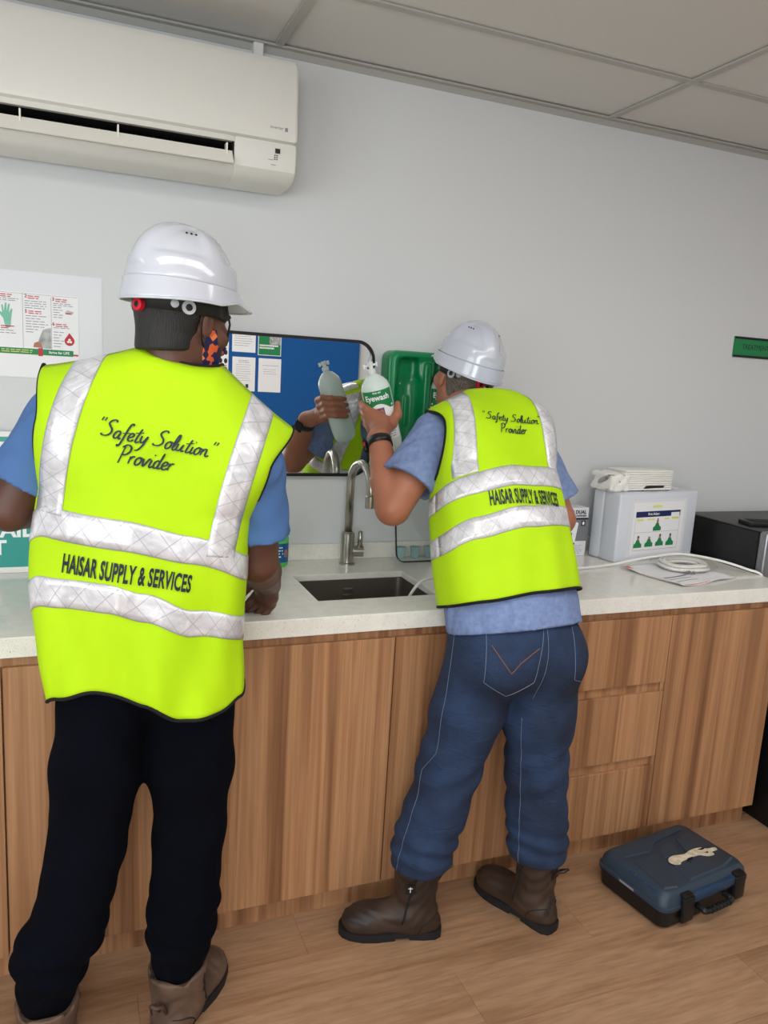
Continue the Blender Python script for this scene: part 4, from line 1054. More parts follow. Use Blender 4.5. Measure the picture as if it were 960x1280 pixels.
def mask_mat():
    t = NT('patterned_cotton'); v = t.coord()
    vo = t.n('ShaderNodeTexVoronoi'); vo.inputs['Scale'].default_value = 75; t.l(v, vo.inputs['Vector'])
    sp = t.n('ShaderNodeSeparateColor'); t.l(vo.outputs['Color'], sp.inputs[0])
    t.l(t.ramp(sp.outputs[0], [(0.0, lin((24, 24, 78))), (0.38, lin((214, 92, 40))), (0.62, lin((60, 26, 24))), (0.78, lin((232, 128, 70))), (0.9, lin((26, 22, 60)))], 'CONSTANT'), t.b.inputs['Base Color'])
    t.b.inputs['Roughness'].default_value = 0.8; return t.m
M['mask'] = mask_mat()
def tape_mat(name, col, stitch):
    """prismatic reflective tape: UV x along the strip in metres, y across 0..1"""
    t = NT(name)
    uv = t.n('ShaderNodeUVMap'); sp = t.n('ShaderNodeSeparateXYZ'); t.l(uv.outputs[0], sp.inputs[0])
    def math_(op, a, b=None):
        n_ = t.n('ShaderNodeMath', operation=op)
        for i_, x in enumerate((a, b)):
            if x is None: continue
            if isinstance(x, (int, float)): n_.inputs[i_].default_value = x
            else: t.l(x, n_.inputs[i_])
        return n_.outputs[0]
    xs_ = math_('MULTIPLY', sp.outputs[0], 1 / 0.052)
    lines = None
    for sgn in (1, -1):
        ph = math_('ADD', xs_, math_('MULTIPLY', sp.outputs[1], sgn * 1.0))
        fr = math_('ABSOLUTE', math_('SUBTRACT', math_('FRACT', ph), 0.5))
        ln = math_('LESS_THAN', fr, 0.025)
        lines = ln if lines is None else math_('MAXIMUM', lines, ln)
    ed = math_('GREATER_THAN', math_('ABSOLUTE', math_('SUBTRACT', sp.outputs[1], 0.5)), 0.46)
    lines = math_('MAXIMUM', lines, ed)
    v = t.coord(); n1 = t.noise(v, 22, 3, 0.6, 1.0)
    base = t.ramp(n1, [(0.25, lin((186, 184, 186))), (0.5, lin(col)), (0.72, lin((240, 240, 244)))])
    mx = t.n('ShaderNodeMixRGB'); t.l(math_('MULTIPLY', lines, 0.7), mx.inputs[0]); t.l(base, mx.inputs[1]); mx.inputs[2].default_value = lin(stitch)
    t.l(mx.outputs[0], t.b.inputs['Base Color'])
    t.b.inputs['Roughness'].default_value = 0.28; t.b.inputs['Metallic'].default_value = 0.15; t.b.inputs['Coat Weight'].default_value = 0.6
    t.bump(t.noise(v, 60, 3, 0.6, 1.5), 0.35, 0.002)
    return t.m
M['tape'] = tape_mat('reflective_tape', (214, 213, 217), (168, 168, 176))

class Torso:
    """canonical torso coordinates (right, forward, up from the pelvis) bent along a leaning spine"""
    def __init__(s, p0, p1, r0, r1, bend=(0, 0, 0)):
        s.p0, s.p1 = np.array(p0, float), np.array(p1, float); s.r0, s.r1 = np.array(r0, float), np.array(r1, float)
        s.L = np.linalg.norm(s.p1 - s.p0); s.c = (s.p0 + s.p1) / 2 + np.array(bend, float)
    def frame(s, Z):
        t = Z / s.L; tc = min(max(t, -0.3), 1.4)
        pos = (1 - t) ** 2 * s.p0 + 2 * t * (1 - t) * s.c + t * t * s.p1 if 0 <= t <= 1 else None
        tg = 2 * (1 - min(max(t, 0), 1)) * (s.c - s.p0) + 2 * min(max(t, 0), 1) * (s.p1 - s.c)
        tg = tg / np.linalg.norm(tg)
        if t < 0: pos = s.p0 + tg * Z
        if t > 1: pos = s.p1 + tg * (Z - s.L)
        r = s.r0 + (s.r1 - s.r0) * min(max(t, 0), 1); 
        r = r / np.linalg.norm(r)
        up = tg - r * (tg @ r) * 0.0
        fwd = np.cross(up, r); fwd = fwd / np.linalg.norm(fwd)
        return pos, r, fwd, up
    def P(s, X, Y, Z):
        pos, r, fwd, up = s.frame(Z)
        return pos + r * X + fwd * Y

def interp(x, xs, ys):
    return float(np.interp(x, xs, ys))
def smooth_interp(x, xs, ys):
    if x <= xs[0]: return ys[0]
    for i in range(len(xs) - 1):
        if x <= xs[i + 1]:
            t = (x - xs[i]) / (xs[i + 1] - xs[i]); t = t * t * (3 - 2 * t)
            return ys[i] + (ys[i + 1] - ys[i]) * t
    return ys[-1]

class Vest:
    def __init__(s, T, A, Bb, Bf, za, hem, neck, tipz, slope, folds, seed=0, armdepth=0.075):
        s.T = T; s.A = A; s.Bb = Bb; s.Bf = Bf; s.za = za; s.hem = hem; s.neck = neck; s.tipz = tipz; s.slope = slope; s.folds = folds; s.ad = armdepth
    def halfw(s, Z): return smooth_interp(Z, *s.A)
    def top(s, x, side):
        X = abs(x)
        Ash = s.A[1][-1]
        Xm = Ash * math.sin(X * math.pi / 2)
        nk = s.neck
        zr = s.tipz + s.slope * max(0.0, 1 - (Xm - nk) / max(Ash - nk, 1e-6)) ** 1.15 if Xm >= nk else s.tipz + s.slope
        if Xm < nk:
            q = 1 - (Xm / nk) ** 2
            zr -= (0.022 if side < 0 else 0.17) * q ** 0.6
        return zr
    def S(s, side, x, Z, off=0.0):
        ph = x * math.pi / 2
        A = s.halfw(Z); B = smooth_interp(Z, *(s.Bb if side < 0 else s.Bf))
        Zt = s.top(x, side); Zn = s.tipz
        q = min(max((Zt - Z) / 0.11, 0.0), 1.0); g = math.sqrt(max(0.0, 1 - (1 - q) ** 2))
        w = min(max((Z - s.za) / (Zn - s.za), 0.0), 1.0); e = s.ad * math.sin(math.pi * w) ** 0.8
        cp = max(math.cos(ph), 0.0) ** 0.62
        fold = s.folds(x, Z, side)
        Xm = s.A[1][-1] * abs(math.sin(ph)); nkd = math.sqrt(max(0.0, s.neck ** 2 - Xm ** 2)) * 0.9
        dep = nkd * (1 - g) + ((B - e * 0.6) * cp + e * 0.6 * (1 if w > 0 else 0)) * g + fold * cp * min(1, q * 2) + off * (0.25 + 0.75 * cp)
        X = (A + off * (1 - cp)) * math.sin(ph)
        return s.T.P(X, side * dep, Z)
    def xof(s, X, Z): return math.asin(min(max(X / s.halfw(Z), -1), 1)) * 2 / math.pi
    def build(s, parent, mats, name='safety_vest'):
        nx, nv = 72, 60
        g = G()
        xs_ = [-1 + 2 * i / nx for i in range(nx + 1)]
        def back(u, v):
            zb = s.hem(u, -1); return s.S(-1, u, zb + (s.top(u, -1) - zb) * v)
        def front(u, v):
            zb = s.hem(u, 1); return s.S(1, u, zb + (s.top(u, 1) - zb) * v)
        vs__ = [i / nv for i in range(nv + 1)]
        g.grid(back, xs_, vs__)
        for sg in (-1, 1):
            us = [sg * (0.06 + 0.94 * i / 32) for i in range(33)]
            g.grid(front, us, vs__)
        o = obj(name, g, mats['vest'], parent, smooth=True)
        bm = bmesh.new(); bm.from_mesh(o.data); bmesh.ops.remove_doubles(bm, verts=bm.verts, dist=0.0006); bmesh.ops.recalc_face_normals(bm, faces=bm.faces); bm.to_mesh(o.data); bm.free()
        sd = o.modifiers.new('thickness', 'SOLIDIFY'); sd.thickness = 0.0024; sd.offset = 0
        # black binding along hem, armholes and neck
        hemc = [back(u, 0.0) for u in xs_]
        obj('hem_binding', G().tube([tuple(p) for p in hemc], 0.0042, 8), M['binding'], o, smooth=True)
        for sg in (-1, 1):
            obj('hem_binding', G().tube([tuple(front(sg * (0.06 + 0.94 * i / 32), 0.0)) for i in range(33)], 0.0042, 8), M['binding'], o, smooth=True)
            va = lambda sd_: (s.za - s.hem(sg, sd_)) / (s.top(sg, sd_) - s.hem(sg, sd_))
            pts = [s.S(-1, sg, s.za + (s.top(sg, -1) - s.za) * i / 24) for i in range(25)]
            ptsf = [s.S(1, sg, s.za + (s.top(sg, 1) - s.za) * i / 24) for i in range(25)]
            loop = pts + ptsf[::-1][1:-1]
            obj('armhole_binding', G().tube([tuple(p) for p in loop], 0.0052, 8, closed=True), M['binding'], o, smooth=True)
        xn = math.asin(s.neck / s.A[1][-1]) * 2 / math.pi
        nb = [back(-xn + 2 * xn * i / 24, 1.0) for i in range(25)]
        obj('neck_binding', G().tube([tuple(p) for p in nb], 0.0045, 8), M['binding'], o, smooth=True)
        return o
    def strip(s, name, fn, n, parent, half, m_, length):
        """tape: fn(t) -> (side, X-param x, Z) of the two borders"""
        V = []; F = []; UV = []
        m2 = 4
        for i in range(n + 1):
            for j in range(m2 + 1):
                V.append(tuple(fn(i / n, j / m2)))
                UV.append((i / n * length, j / m2))
        for i in range(n):
            for j in range(m2):
                a_ = i * (m2 + 1) + j; F.append((a_, a_ + 1, a_ + m2 + 2, a_ + m2 + 1))
        me = bpy.data.meshes.new(name); me.from_pydata(V, [], F); me.validate(); me.materials.append(m_)
        uvl = me.uv_layers.new(name='UVMap')
        for li, lp in enumerate(me.loops): uvl.data[li].uv = UV[lp.vertex_index]
        o = link(name, me, parent, smooth=True)
        sd = o.modifiers.new('thickness', 'SOLIDIFY'); sd.thickness = 0.0008; sd.offset = 0
        return o
    def ring_tape(s, parent, zc, hw, off=0.0032):
        """zc(x) centre height at back param x"""
        s.strip('reflective_tape', lambda t, j: s.S(-1, -1 + 2 * t, zc(-1 + 2 * t) + (j - 0.5) * 2 * hw, off), 90, parent, hw, M['tape'], 0.62)
        for sg in (-1, 1):
            s.strip('reflective_tape', lambda t, j: s.S(1, sg * (1 - 0.94 * t), zc(sg) + (zc(0) - zc(sg)) * 0.3 * t + (j - 0.5) * 2 * hw, off), 40, parent, hw, M['tape'], 0.30)
    def strap(s, parent, sg, Xb, Xt, z0, hw, off=0.0034, front=True):
        def fb(t, j):
            zt = s.tipz + s.slope * 0.55
            Z = z0 + (zt - z0) * t
            Xc = Xb + (Xt - Xb) * t + (j - 0.5) * 2 * hw
            x = s.xof(sg * Xc, Z); 
            Z = z0 + (s.top(x, -1) - 0.0005 - z0) * t
            return s.S(-1, s.xof(sg * Xc, Z), Z, off)
        s.strip('reflective_tape', fb, 60, parent, hw, M['tape'], 0.42)
        def ff(t, j):
            Xc = Xt + (Xb - 0.02 - Xt) * t + (j - 0.5) * 2 * hw
            Z0 = s.top(s.xof(sg * Xc, s.tipz), 1) - 0.0005
            Z = Z0 + (z0 - Z0) * t
            return s.S(1, s.xof(sg * Xc, Z), Z, off)
        if front: s.strip('reflective_tape', ff, 60, parent, hw, M['tape'], 0.42)
    def print_on(s, name, VF, X0_, Z0_, m_, parent, tilt=0.0, off=0.0045, curve=0.0):
        ca, sa = math.cos(tilt), math.sin(tilt)
        def fn(a_, b_):
            X = X0_ + a_ * ca - b_ * sa; Z = Z0_ + a_ * sa + b_ * ca + curve * a_ * a_
            return s.S(-1, s.xof(X, Z), Z, off)
        return decal(name, VF, fn, m_, parent)

# brush-script lettering drawn as strokes -----------------------------------
GLY = {
 'S': (0.62, [[(0.58, 0.86), (0.46, 0.96), (0.28, 0.90), (0.20, 0.74), (0.30, 0.60), (0.44, 0.46), (0.46, 0.26), (0.30, 0.10), (0.08, 0.08), (-0.04, 0.16)]]),
 'a': (0.40, [[(0.34, 0.36), (0.22, 0.44), (0.08, 0.34), (0.04, 0.14), (0.12, 0.03), (0.24, 0.10), (0.33, 0.34)], [(0.34, 0.40), (0.30, 0.14), (0.36, 0.03), (0.44, 0.08)]]),
 'f': (0.34, [[(0.44, 0.84), (0.38, 0.94), (0.28, 0.84), (0.20, 0.40), (0.12, -0.16), (0.02, -0.34), (-0.04, -0.24)], [(0.04, 0.36), (0.40, 0.44)]]),
 'e': (0.34, [[(0.06, 0.20), (0.24, 0.26), (0.30, 0.38), (0.20, 0.46), (0.08, 0.34), (0.06, 0.14), (0.14, 0.03), (0.26, 0.05), (0.36, 0.14)]]),
 't': (0.32, [[(0.26, 0.78), (0.16, 0.30), (0.14, 0.08), (0.22, 0.02), (0.34, 0.10)], [(0.00, 0.50), (0.42, 0.60)]]),
 'y': (0.42, [[(0.06, 0.44), (0.06, 0.18), (0.14, 0.06), (0.26, 0.16), (0.36, 0.44)], [(0.38, 0.46), (0.28, -0.02), (0.12, -0.34), (-0.06, -0.40)]]),
 'o': (0.38, [[(0.20, 0.44), (0.06, 0.30), (0.06, 0.10), (0.16, 0.02), (0.30, 0.16), (0.32, 0.34), (0.20, 0.44), (0.40, 0.38)]]),
 'l': (0.24, [[(0.06, 0.08), (0.24, 0.60), (0.24, 0.86), (0.16, 0.84), (0.08, 0.40), (0.08, 0.08), (0.16, 0.02), (0.26, 0.10)]]),
 'u': (0.44, [[(0.06, 0.42), (0.04, 0.14), (0.12, 0.03), (0.24, 0.12), (0.34, 0.42)], [(0.34, 0.42), (0.30, 0.12), (0.38, 0.03), (0.46, 0.10)]]),
 'i': (0.22, [[(0.10, 0.42), (0.06, 0.12), (0.12, 0.02), (0.24, 0.10)], [(0.15, 0.66), (0.19, 0.72)]]),
 'n': (0.46, [[(0.06, 0.42), (0.04, 0.03)], [(0.05, 0.24), (0.18, 0.42), (0.28, 0.38), (0.28, 0.12), (0.36, 0.02), (0.48, 0.10)]]),
 'P': (0.50, [[(0.14, 0.90), (0.06, -0.02)], [(0.00, 0.80), (0.22, 0.96), (0.44, 0.86), (0.42, 0.60), (0.24, 0.44), (0.10, 0.46)]]),
 'r': (0.32, [[(0.06, 0.42), (0.06, 0.03)], [(0.06, 0.24), (0.18, 0.42), (0.30, 0.40)]]),
 'v': (0.36, [[(0.04, 0.42), (0.10, 0.04), (0.20, 0.16), (0.32, 0.44), (0.40, 0.40)]]),
 'd': (0.42, [[(0.30, 0.38), (0.18, 0.44), (0.06, 0.30), (0.06, 0.08), (0.16, 0.03), (0.28, 0.20), (0.40, 0.88)], [(0.38, 0.80), (0.28, 0.12), (0.34, 0.03), (0.44, 0.10)]]),
 '"': (0.34, [[(0.06, 0.98), (0.02, 0.78)], [(0.22, 0.98), (0.18, 0.78)]]),
 ' ': (0.34, []),
}
def script_text(s_, size, wgt=0.043):
    V = []; F = []; x = 0.0
    for ch in s_:
        adv, strokes = GLY[ch]
        for st_ in strokes:
            pts = catmull(st_, 5) if len(st_) > 2 else [st_[0], st_[1]]
            N = len(pts); base = len(V)
            for i in range(N):
                a_ = np.array(pts[max(i - 1, 0)]); b_ = np.array(pts[min(i + 1, N - 1)]); d_ = b_ - a_
                d_ = d_ / (np.linalg.norm(d_) + 1e-9)
                wv = wgt * (0.75 + 0.55 * abs(d_[1])) * (0.7 if i in (0, N - 1) else 1.0)
                nrm = np.array([-d_[1], d_[0]]) * wv; p = np.array(pts[i])
                for q in (p + nrm, p - nrm): V.append(((x + q[0] + q[1] * 0.18) * size, q[1] * size))
            for i in range(N - 1): F.append((base + 2 * i, base + 2 * i + 1, base + 2 * i + 3, base + 2 * i + 2))
        x += adv
    w = x * size
    return ([(a_ - w / 2, b_) for a_, b_ in V], F)

def axes(f, u):
    f = np.array(f, float); u = np.array(u, float); f = f / np.linalg.norm(f)
    u = u - f * (u @ f); u = u / np.linalg.norm(u); r = np.cross(f, u)
    return r, f, u            # right, forward, up

def head_sdf(s, c, ax, neckbase, neckr):
    r, f, u = ax; c = np.array(c, float)
    L = lambda x, y, z: c + r * x + f * y + u * z
    Mx = np.array([r, f, u])
    s.ell(L(0, -0.010, 0.045), (0.076, 0.096, 0.085), Mx, k=0.02)
    s.ell(L(0, 0.018, -0.015), (0.064, 0.074, 0.085), Mx, k=0.03)
    s.ell(L(0, 0.040, -0.075), (0.045, 0.045, 0.036), Mx, k=0.03)
    s.cone(L(0, 0.088, 0.012), L(0, 0.108, -0.026), 0.009, 0.013, k=0.012)
    for sg in (-1, 1):
        s.ell(L(sg * 0.013, 0.100, -0.029), (0.008, 0.008, 0.007), Mx, k=0.006)
        s.ell(L(sg * 0.031, 0.090, 0.012), (0.016, 0.010, 0.011), Mx, k=0.010, op='s')
        s.cone(L(sg * 0.014, 0.090, 0.030), L(sg * 0.046, 0.078, 0.030), 0.007, 0.006, k=0.012)
        s.ell(L(sg * 0.076, -0.004, -0.004), (0.008, 0.018, 0.031), Mx, k=0.006)
        s.ell(L(sg * 0.083, 0.002, -0.002), (0.005, 0.010, 0.018), Mx, k=0.004, op='s')
        s.ell(L(sg * 0.048, 0.060, -0.018), (0.022, 0.022, 0.022), Mx, k=0.02)
    s.cone(L(-0.018, 0.086, -0.052), L(0.018, 0.086, -0.052), 0.006, 0.006, k=0.006)
    s.cone(L(-0.016, 0.084, -0.063), L(0.016, 0.084, -0.063), 0.006, 0.006, k=0.006)
    s.cone(L(0, -0.018, -0.055), neckbase, neckr, neckr * 1.12, k=0.03)
    return L, Mx

def face_parts(parent, L, ax):
    r, f, u = ax
    for sg in (-1, 1):
        g = G(); c = Vector(L(sg * 0.031, 0.080, 0.012))
        g.lathe([(0.0005, -0.0115), (0.006, -0.0098), (0.010, -0.006), (0.0115, 0), (0.010, 0.006), (0.006, 0.0098), (0.0005, 0.0115)], c, 14)
        e = obj('eye', g, M['eyewhite'], parent, smooth=True)
        c2 = Vector(L(sg * 0.031, 0.0888, 0.012))
        obj('iris', G().lathe([(0.0005, -0.0045), (0.0035, -0.003), (0.0045, 0), (0.0035, 0.003), (0.0005, 0.0045)], c2, 12), M['iris'], parent, smooth=True)
        eb = [L(sg * (0.014 + 0.034 * i / 8), 0.0945 - 0.013 * (i / 8) ** 2, 0.031 + 0.005 * math.sin(i / 8 * math.pi)) for i in range(9)]
        obj('eyebrow', G().tube([tuple(p) for p in eb], [0.003 + 0.002 * math.sin(math.pi * (i + 1) / 10) for i in range(9)], 8), M['hair1'], parent, smooth=True)

def hair_sdf(L, Mx, thick, nape):
    s = SDF()
    s.ell(L(0, -0.014, 0.045), (0.079 + thick, 0.097 + thick, 0.088 + thick), Mx, k=0.0)
    s.cone(L(0, -0.040, 0.03), L(0, -0.034, -0.075), 0.062 + thick, 0.056 + thick, k=0.03)
    for sg in (-1, 1): s.rbox(L(sg * 0.074, 0.022, 0.022), (0.006 + thick * 0.5, 0.010, 0.030), 0.005, Mx, k=0.012)
    for sg in (-1, 1): s.ell(L(sg * 0.085, 0.004, -0.012), (0.028, 0.026, 0.040), Mx, k=0.008, op='s')
    s.ell(L(0, 0.07, -0.05), (0.11, 0.075, 0.115), Mx, k=0.01, op='s')
    s.cut(L(0, 0, nape), -np.array(Mx[2]) + 0.25 * np.array(Mx[1]), 0.008)
    return s

def helmet(parent, L, ax, tilt, m_, sc=1.0, knob=True):
    r, f, u = [np.array(a_) for a_ in ax]
    ct, st_ = math.cos(tilt), math.sin(tilt)
    f2 = f * ct + u * st_; u2 = u * ct - f * st_
    O = np.array(L(0, -0.008, 0.030))
    def W(x, y, z): return tuple(O + (r * x + f2 * y + u2 * z) * sc)
    NA = 72
    def rad(a_, el):
        return None
    def dome(a_, t):
        """a_: azimuth from the front, t: 0 at the rim, 1 at the crown"""
        ang = t * math.pi / 2
        ca = math.cos(a_); sa = math.sin(a_)
        ly = 0.124 if ca > 0 else 0.130
        rr = math.cos(ang) ** 0.80
        x = 0.104 * sa * rr; y = ly * ca * rr; z = 0.036 + 0.122 * math.sin(ang) ** 0.95
        # raised centre ridge and pressed side panels
        ridge = math.exp(-(x / 0.022) ** 2) * (0.006 if t > 0.12 else 0.0)
        pan = 0.0
        ax_ = abs(x)
        if 0.25 < t < 0.86 and 0.028 < ax_:
            pan = 0.0065 * min(1, (t - 0.25) / 0.05) * min(1, (0.86 - t) / 0.05) * min(1, (ax_ - 0.028) / 0.006)
            if abs(ca) < 0.30: pan *= max(0.0, (abs(ca) - 0.16) / 0.14)
        n_ = np.array([x / 0.104 ** 2, y / ly ** 2, z / 0.16 ** 2]); n_ = n_ / np.linalg.norm(n_)
        p = np.array([x, y, z]) + n_ * (ridge - pan)
        return W(*p)
    az = [2 * math.pi * i / NA for i in range(NA)]
    g = G().grid(lambda a_, t: dome(a_, t), az, [i / 34 for i in range(34)] + [0.985], closed_u=True)
    n = len(g.V); g.V.append(W(0, 0, 0.036 + 0.122 + 0.006)); g.F += [(n - NA + i, n - NA + (i + 1) % NA, n) for i in range(NA)]
    shell = obj('hard_hat', g, m_, parent, smooth=True)
    sd = shell.modifiers.new('thickness', 'SOLIDIFY'); sd.thickness = 0.003; sd.offset = -1
    # lower skirt with the peak
    def skirt(a_, t):
        ca, sa = math.cos(a_), math.sin(a_)
        ly = 0.124 if ca > 0 else 0.130
        pk = max(0.0, ca) ** 3
        out = 0.004 + 0.004 * t + pk * 0.042 * t
        drop = (-0.037 + 0.014 * pk - 0.008 * (max(0.0, -ca) ** 2)) * t
        archr = 0.012 * max(0.0, 1 - abs(abs(a_ if a_ < math.pi else a_ - 2 * math.pi) - 1.15) / 0.4) * t
        return W((0.104 + out) * sa, (ly + out) * ca, 0.0375 + drop - 0.004 * pk * t * t + archr)
    g = G().grid(skirt, az, [0, 0.04, 0.3, 0.6, 0.85, 1.0], closed_u=True)
    sk = obj('skirt', g, m_, shell, smooth=True)
    sd = sk.modifiers.new('thickness', 'SOLIDIFY'); sd.thickness = 0.003; sd.offset = -1
    lip = [skirt(a_, 1.0) for a_ in az]
    obj('rim', G().tube(lip, 0.0024, 6, closed=True), m_, shell, smooth=True)
    # vents
    for sg in (-1, 1):
        for q in (-0.14, 0.0, 0.14):
            a_ = math.radians(180 - sg * 62) + q; p = dome(a_ % (2 * math.pi), 0.64)
            obj('vent', G().lathe([(0.0002, -0.0026), (0.0018, -0.002), (0.0027, 0), (0.0018, 0.002), (0.0002, 0.0026)], p, 10), M['blackmatt'], shell)
    # inner harness band, clips and rear knob
    band = []
    hb = [W(0.085 * math.sin(a_), 0.103 * math.cos(a_) - 0.004, -0.024) for a_ in az]
    ht = [W(0.088 * math.sin(a_), 0.106 * math.cos(a_) - 0.004, 0.020) for a_ in az]
    g = G().add(hb + ht, [(i, (i + 1) % NA, NA + (i + 1) % NA, NA + i) for i in range(NA)])
    hr = obj('harness_band', g, M['harness'], shell, smooth=True)
    sd = hr.modifiers.new('thickness', 'SOLIDIFY'); sd.thickness = 0.003; sd.offset = 0
    def disc(nm, a_, z, rad_, th, mm, off=0.0, ring=None):
        c_ = np.array(W((0.087 + off) * math.sin(a_), (0.105 + off) * math.cos(a_) - 0.004, z))
        nrm = r * math.sin(a_) + f2 * math.cos(a_)
        MM = Matrix.Translation(c_) @ Vector(nrm).to_track_quat('Z', 'Y').to_matrix().to_4x4()
        prof = [(rad_, 0), (rad_, th), (rad_ * 0.8, th + 0.001)] if ring is None else [(ring, 0), (rad_, 0), (rad_, th), (ring, th)]
        return obj(nm, G().lathe(prof, (0, 0, 0), 24).xf(MM), mm, shell, angle=40)
    kn = disc('ratchet_knob', math.pi, -0.018, 0.0125, 0.010, M['knobred'])
    disc('knob_cap', math.pi, -0.018, 0.006, 0.011, M['harness'])
    for sg in (-1, 1):
        disc('clip_hole', math.pi - sg * math.radians(62), -0.014, 0.0068, 0.0046, M['harness'])
        a_ = math.pi - sg * math.radians(62)
        disc('harness_clip', a_, -0.014, 0.0135, 0.004, M['harnessgrey'], 0.0, 0.007)
        b_ = math.pi - sg * math.radians(46)
        disc('harness_clip', b_, -0.010, 0.008, 0.003, M['harnessgrey'], 0.0)
    return shell, W

def finger(s, pts, r0, r1=None, k=0.004):
    r1 = r0 * 0.82 if r1 is None else r1; n = len(pts)
    s.chain(pts, [r0 + (r1 - r0) * i / (n - 1) for i in range(n)], k=k)

def relaxed_hand(s, wrist, d, palm_n, side, size=1.0, curl=0.5):
    """d: forearm direction, palm_n: out of the palm, side: direction of the thumb"""
    d = np.array(d, float); d /= np.linalg.norm(d); n_ = np.array(palm_n, float); n_ -= d * (n_ @ d); n_ /= np.linalg.norm(n_)
    t_ = np.array(side, float); t_ -= d * (t_ @ d) + n_ * (t_ @ n_); t_ /= np.linalg.norm(t_)
    w = np.array(wrist, float)
    s.cone(w, w + d * 0.045 * size, 0.026 * size, 0.034 * size, k=0.015, flat=(n_, 1.5))
    s.cone(w + d * 0.045 * size, w + d * 0.085 * size, 0.036 * size, 0.036 * size, k=0.012, flat=(n_, 1.9))
    for i, (o_, ln) in enumerate(((0.029, 0.072), (0.010, 0.08), (-0.010, 0.075), (-0.028, 0.06))):
        p = w + d * (0.085 - 0.004 * abs(i - 1)) * size + t_ * o_ * size
        pts = [p]; ang = 0.25 * curl
        for seg in (0.44, 0.32, 0.24):
            ang += 0.75 * curl
            pts.append(pts[-1] + (d * math.cos(ang) + n_ * math.sin(ang)) * ln * seg * size)
        finger(s, pts, 0.0095 * size, 0.0072 * size)
    p = w + d * 0.022 * size + t_ * 0.024 * size
    q1 = p + (d * 0.75 + t_ * 0.6 + n_ * 0.25) * 0.034 * size
    q2 = q1 + (d * 0.9 + t_ * 0.25 + n_ * 0.4) * 0.03 * size
    q3 = q2 + (d * 0.9 + n_ * 0.45) * 0.022 * size
    finger(s, [p, q1, q2, q3], 0.0135 * size, 0.009 * size, k=0.01)

def boot(parent, ankle, fwd, m_, shaft_r=(0.052, 0.060), h=0.155, name='work_boot', lean=(0, 0)):
    f = np.array((fwd[0], fwd[1], 0.0)); f /= np.linalg.norm(f); r = np.array((f[1], -f[0], 0.0))
    o = np.array((ankle[0], ankle[1], 0.0))
    P = lambda x, y, z: o + r * x + f * y + np.array((0, 0, z))
    s = SDF()
    top = P(lean[0], lean[1] - 0.004, h)
    s.cone(P(0, -0.004, 0.075), top, shaft_r[0], shaft_r[1], k=0.0, flat=(r, 1.12))
    s.cone(P(0, -0.030, 0.050), P(0, 0.0, 0.06), 0.042, 0.046, k=0.03)
    s.cone(P(0, 0.02, 0.062), P(0.0, 0.11, 0.046), 0.046, 0.040, k=0.03, flat=(np.array((0, 0, 1.0)), 1.0))
    s.ell(P(-0.002, 0.135, 0.044), (0.047, 0.062, 0.036), np.array([r, f, (0, 0, 1)]), k=0.025)
    s.cone(P(0, -0.045, 0.035), P(0, 0.15, 0.030), 0.034, 0.040, k=0.02, flat=(np.array((0, 0, 1.0)), 1.5))
    s.disp(lambda X, Y, Z: 0.0016 * np.sin(Z * 160 + 6 * np.sin(X * 40 + Y * 30)) * (Z > 0.05) * (Z < h - 0.03))
    s.cut(P(0, 0, 0.020), (0, 0, -1))
    s.cut(top, np.array((lean[0] * 2, lean[1] * 2, 1.0)), 0.004)
    s.rbox(P(0, -0.004, h + 0.006), (shaft_r[1] * 0.9 - 0.014, shaft_r[1] - 0.014, 0.02), 0.0195, np.array([r, f, (0, 0, 1)]), k=0.0, op='s')
    b_ = sdf_obj(name, s, 0.005, m_, parent)
    out = []
    for y_, w_ in ((-0.082, 0.012), (-0.078, 0.026), (-0.062, 0.037), (-0.03, 0.040), (0.01, 0.038), (0.05, 0.042), (0.10, 0.050), (0.14, 0.050), (0.175, 0.041), (0.197, 0.026), (0.205, 0.010)): out.append((y_, w_))
    poly = [(w_, y_) for y_, w_ in out] + [(-w_, y_) for y_, w_ in out[::-1]]
    obj('sole', G().prism(poly, lambda a_, c_, t_: tuple(P(a_, c_, t_)), 0.008, 0.025), M['rubber'], b_, angle=50)
    heel = [(w_ * 0.97, y_) for y_, w_ in out if y_ < 0.03] + [(-w_ * 0.97, y_) for y_, w_ in out[::-1] if y_ < 0.03]
    obj('heel', G().prism(heel, lambda a_, c_, t_: tuple(P(a_, c_, t_)), 0.0005, 0.0082), M['rubber'], b_, angle=50)
    fore = [(w_ * 0.97, y_) for y_, w_ in out if y_ > 0.04] + [(-w_ * 0.97, y_) for y_, w_ in out[::-1] if y_ > 0.04]
    obj('forefoot_tread', G().prism(fore, lambda a_, c_, t_: tuple(P(a_, c_, t_)), 0.0005, 0.0082), M['rubber'], b_, angle=50)
    obj('pull_tab', G().tube([tuple(P(lean[0] + q[0], lean[1] - shaft_r[1] + q[1], h + q[2])) for q in ((-0.009, 0.006, -0.075), (-0.009, -0.012, -0.045), (-0.007, -0.034, -0.03), (0.007, -0.034, -0.03), (0.009, -0.012, -0.045), (0.009, 0.006, -0.075))], 0.0045, 6), m_, b_, smooth=True)
    # side gussets and heel-counter seam
    bb = bvh_of(b_)
    for sg in (-1, 1):
        surface_line(bb, [tuple(P(0, 0.034 - 0.004 * q, 0.06 + (h - 0.075) * q / 8)) for q in range(9)], tuple(r * -sg), 0.0042, 'gusset', M['rubber'], b_, off=-0.001)
        surface_line(bb, [tuple(P(0, -0.075 + 0.062 * math.sin(q / 10 * math.pi / 2), 0.075 - 0.045 * (1 - math.cos(q / 10 * math.pi / 2)))) for q in range(11)], tuple(r * -sg), 0.0012, 'heel_seam', M['rubber'], b_)
    return b_, P

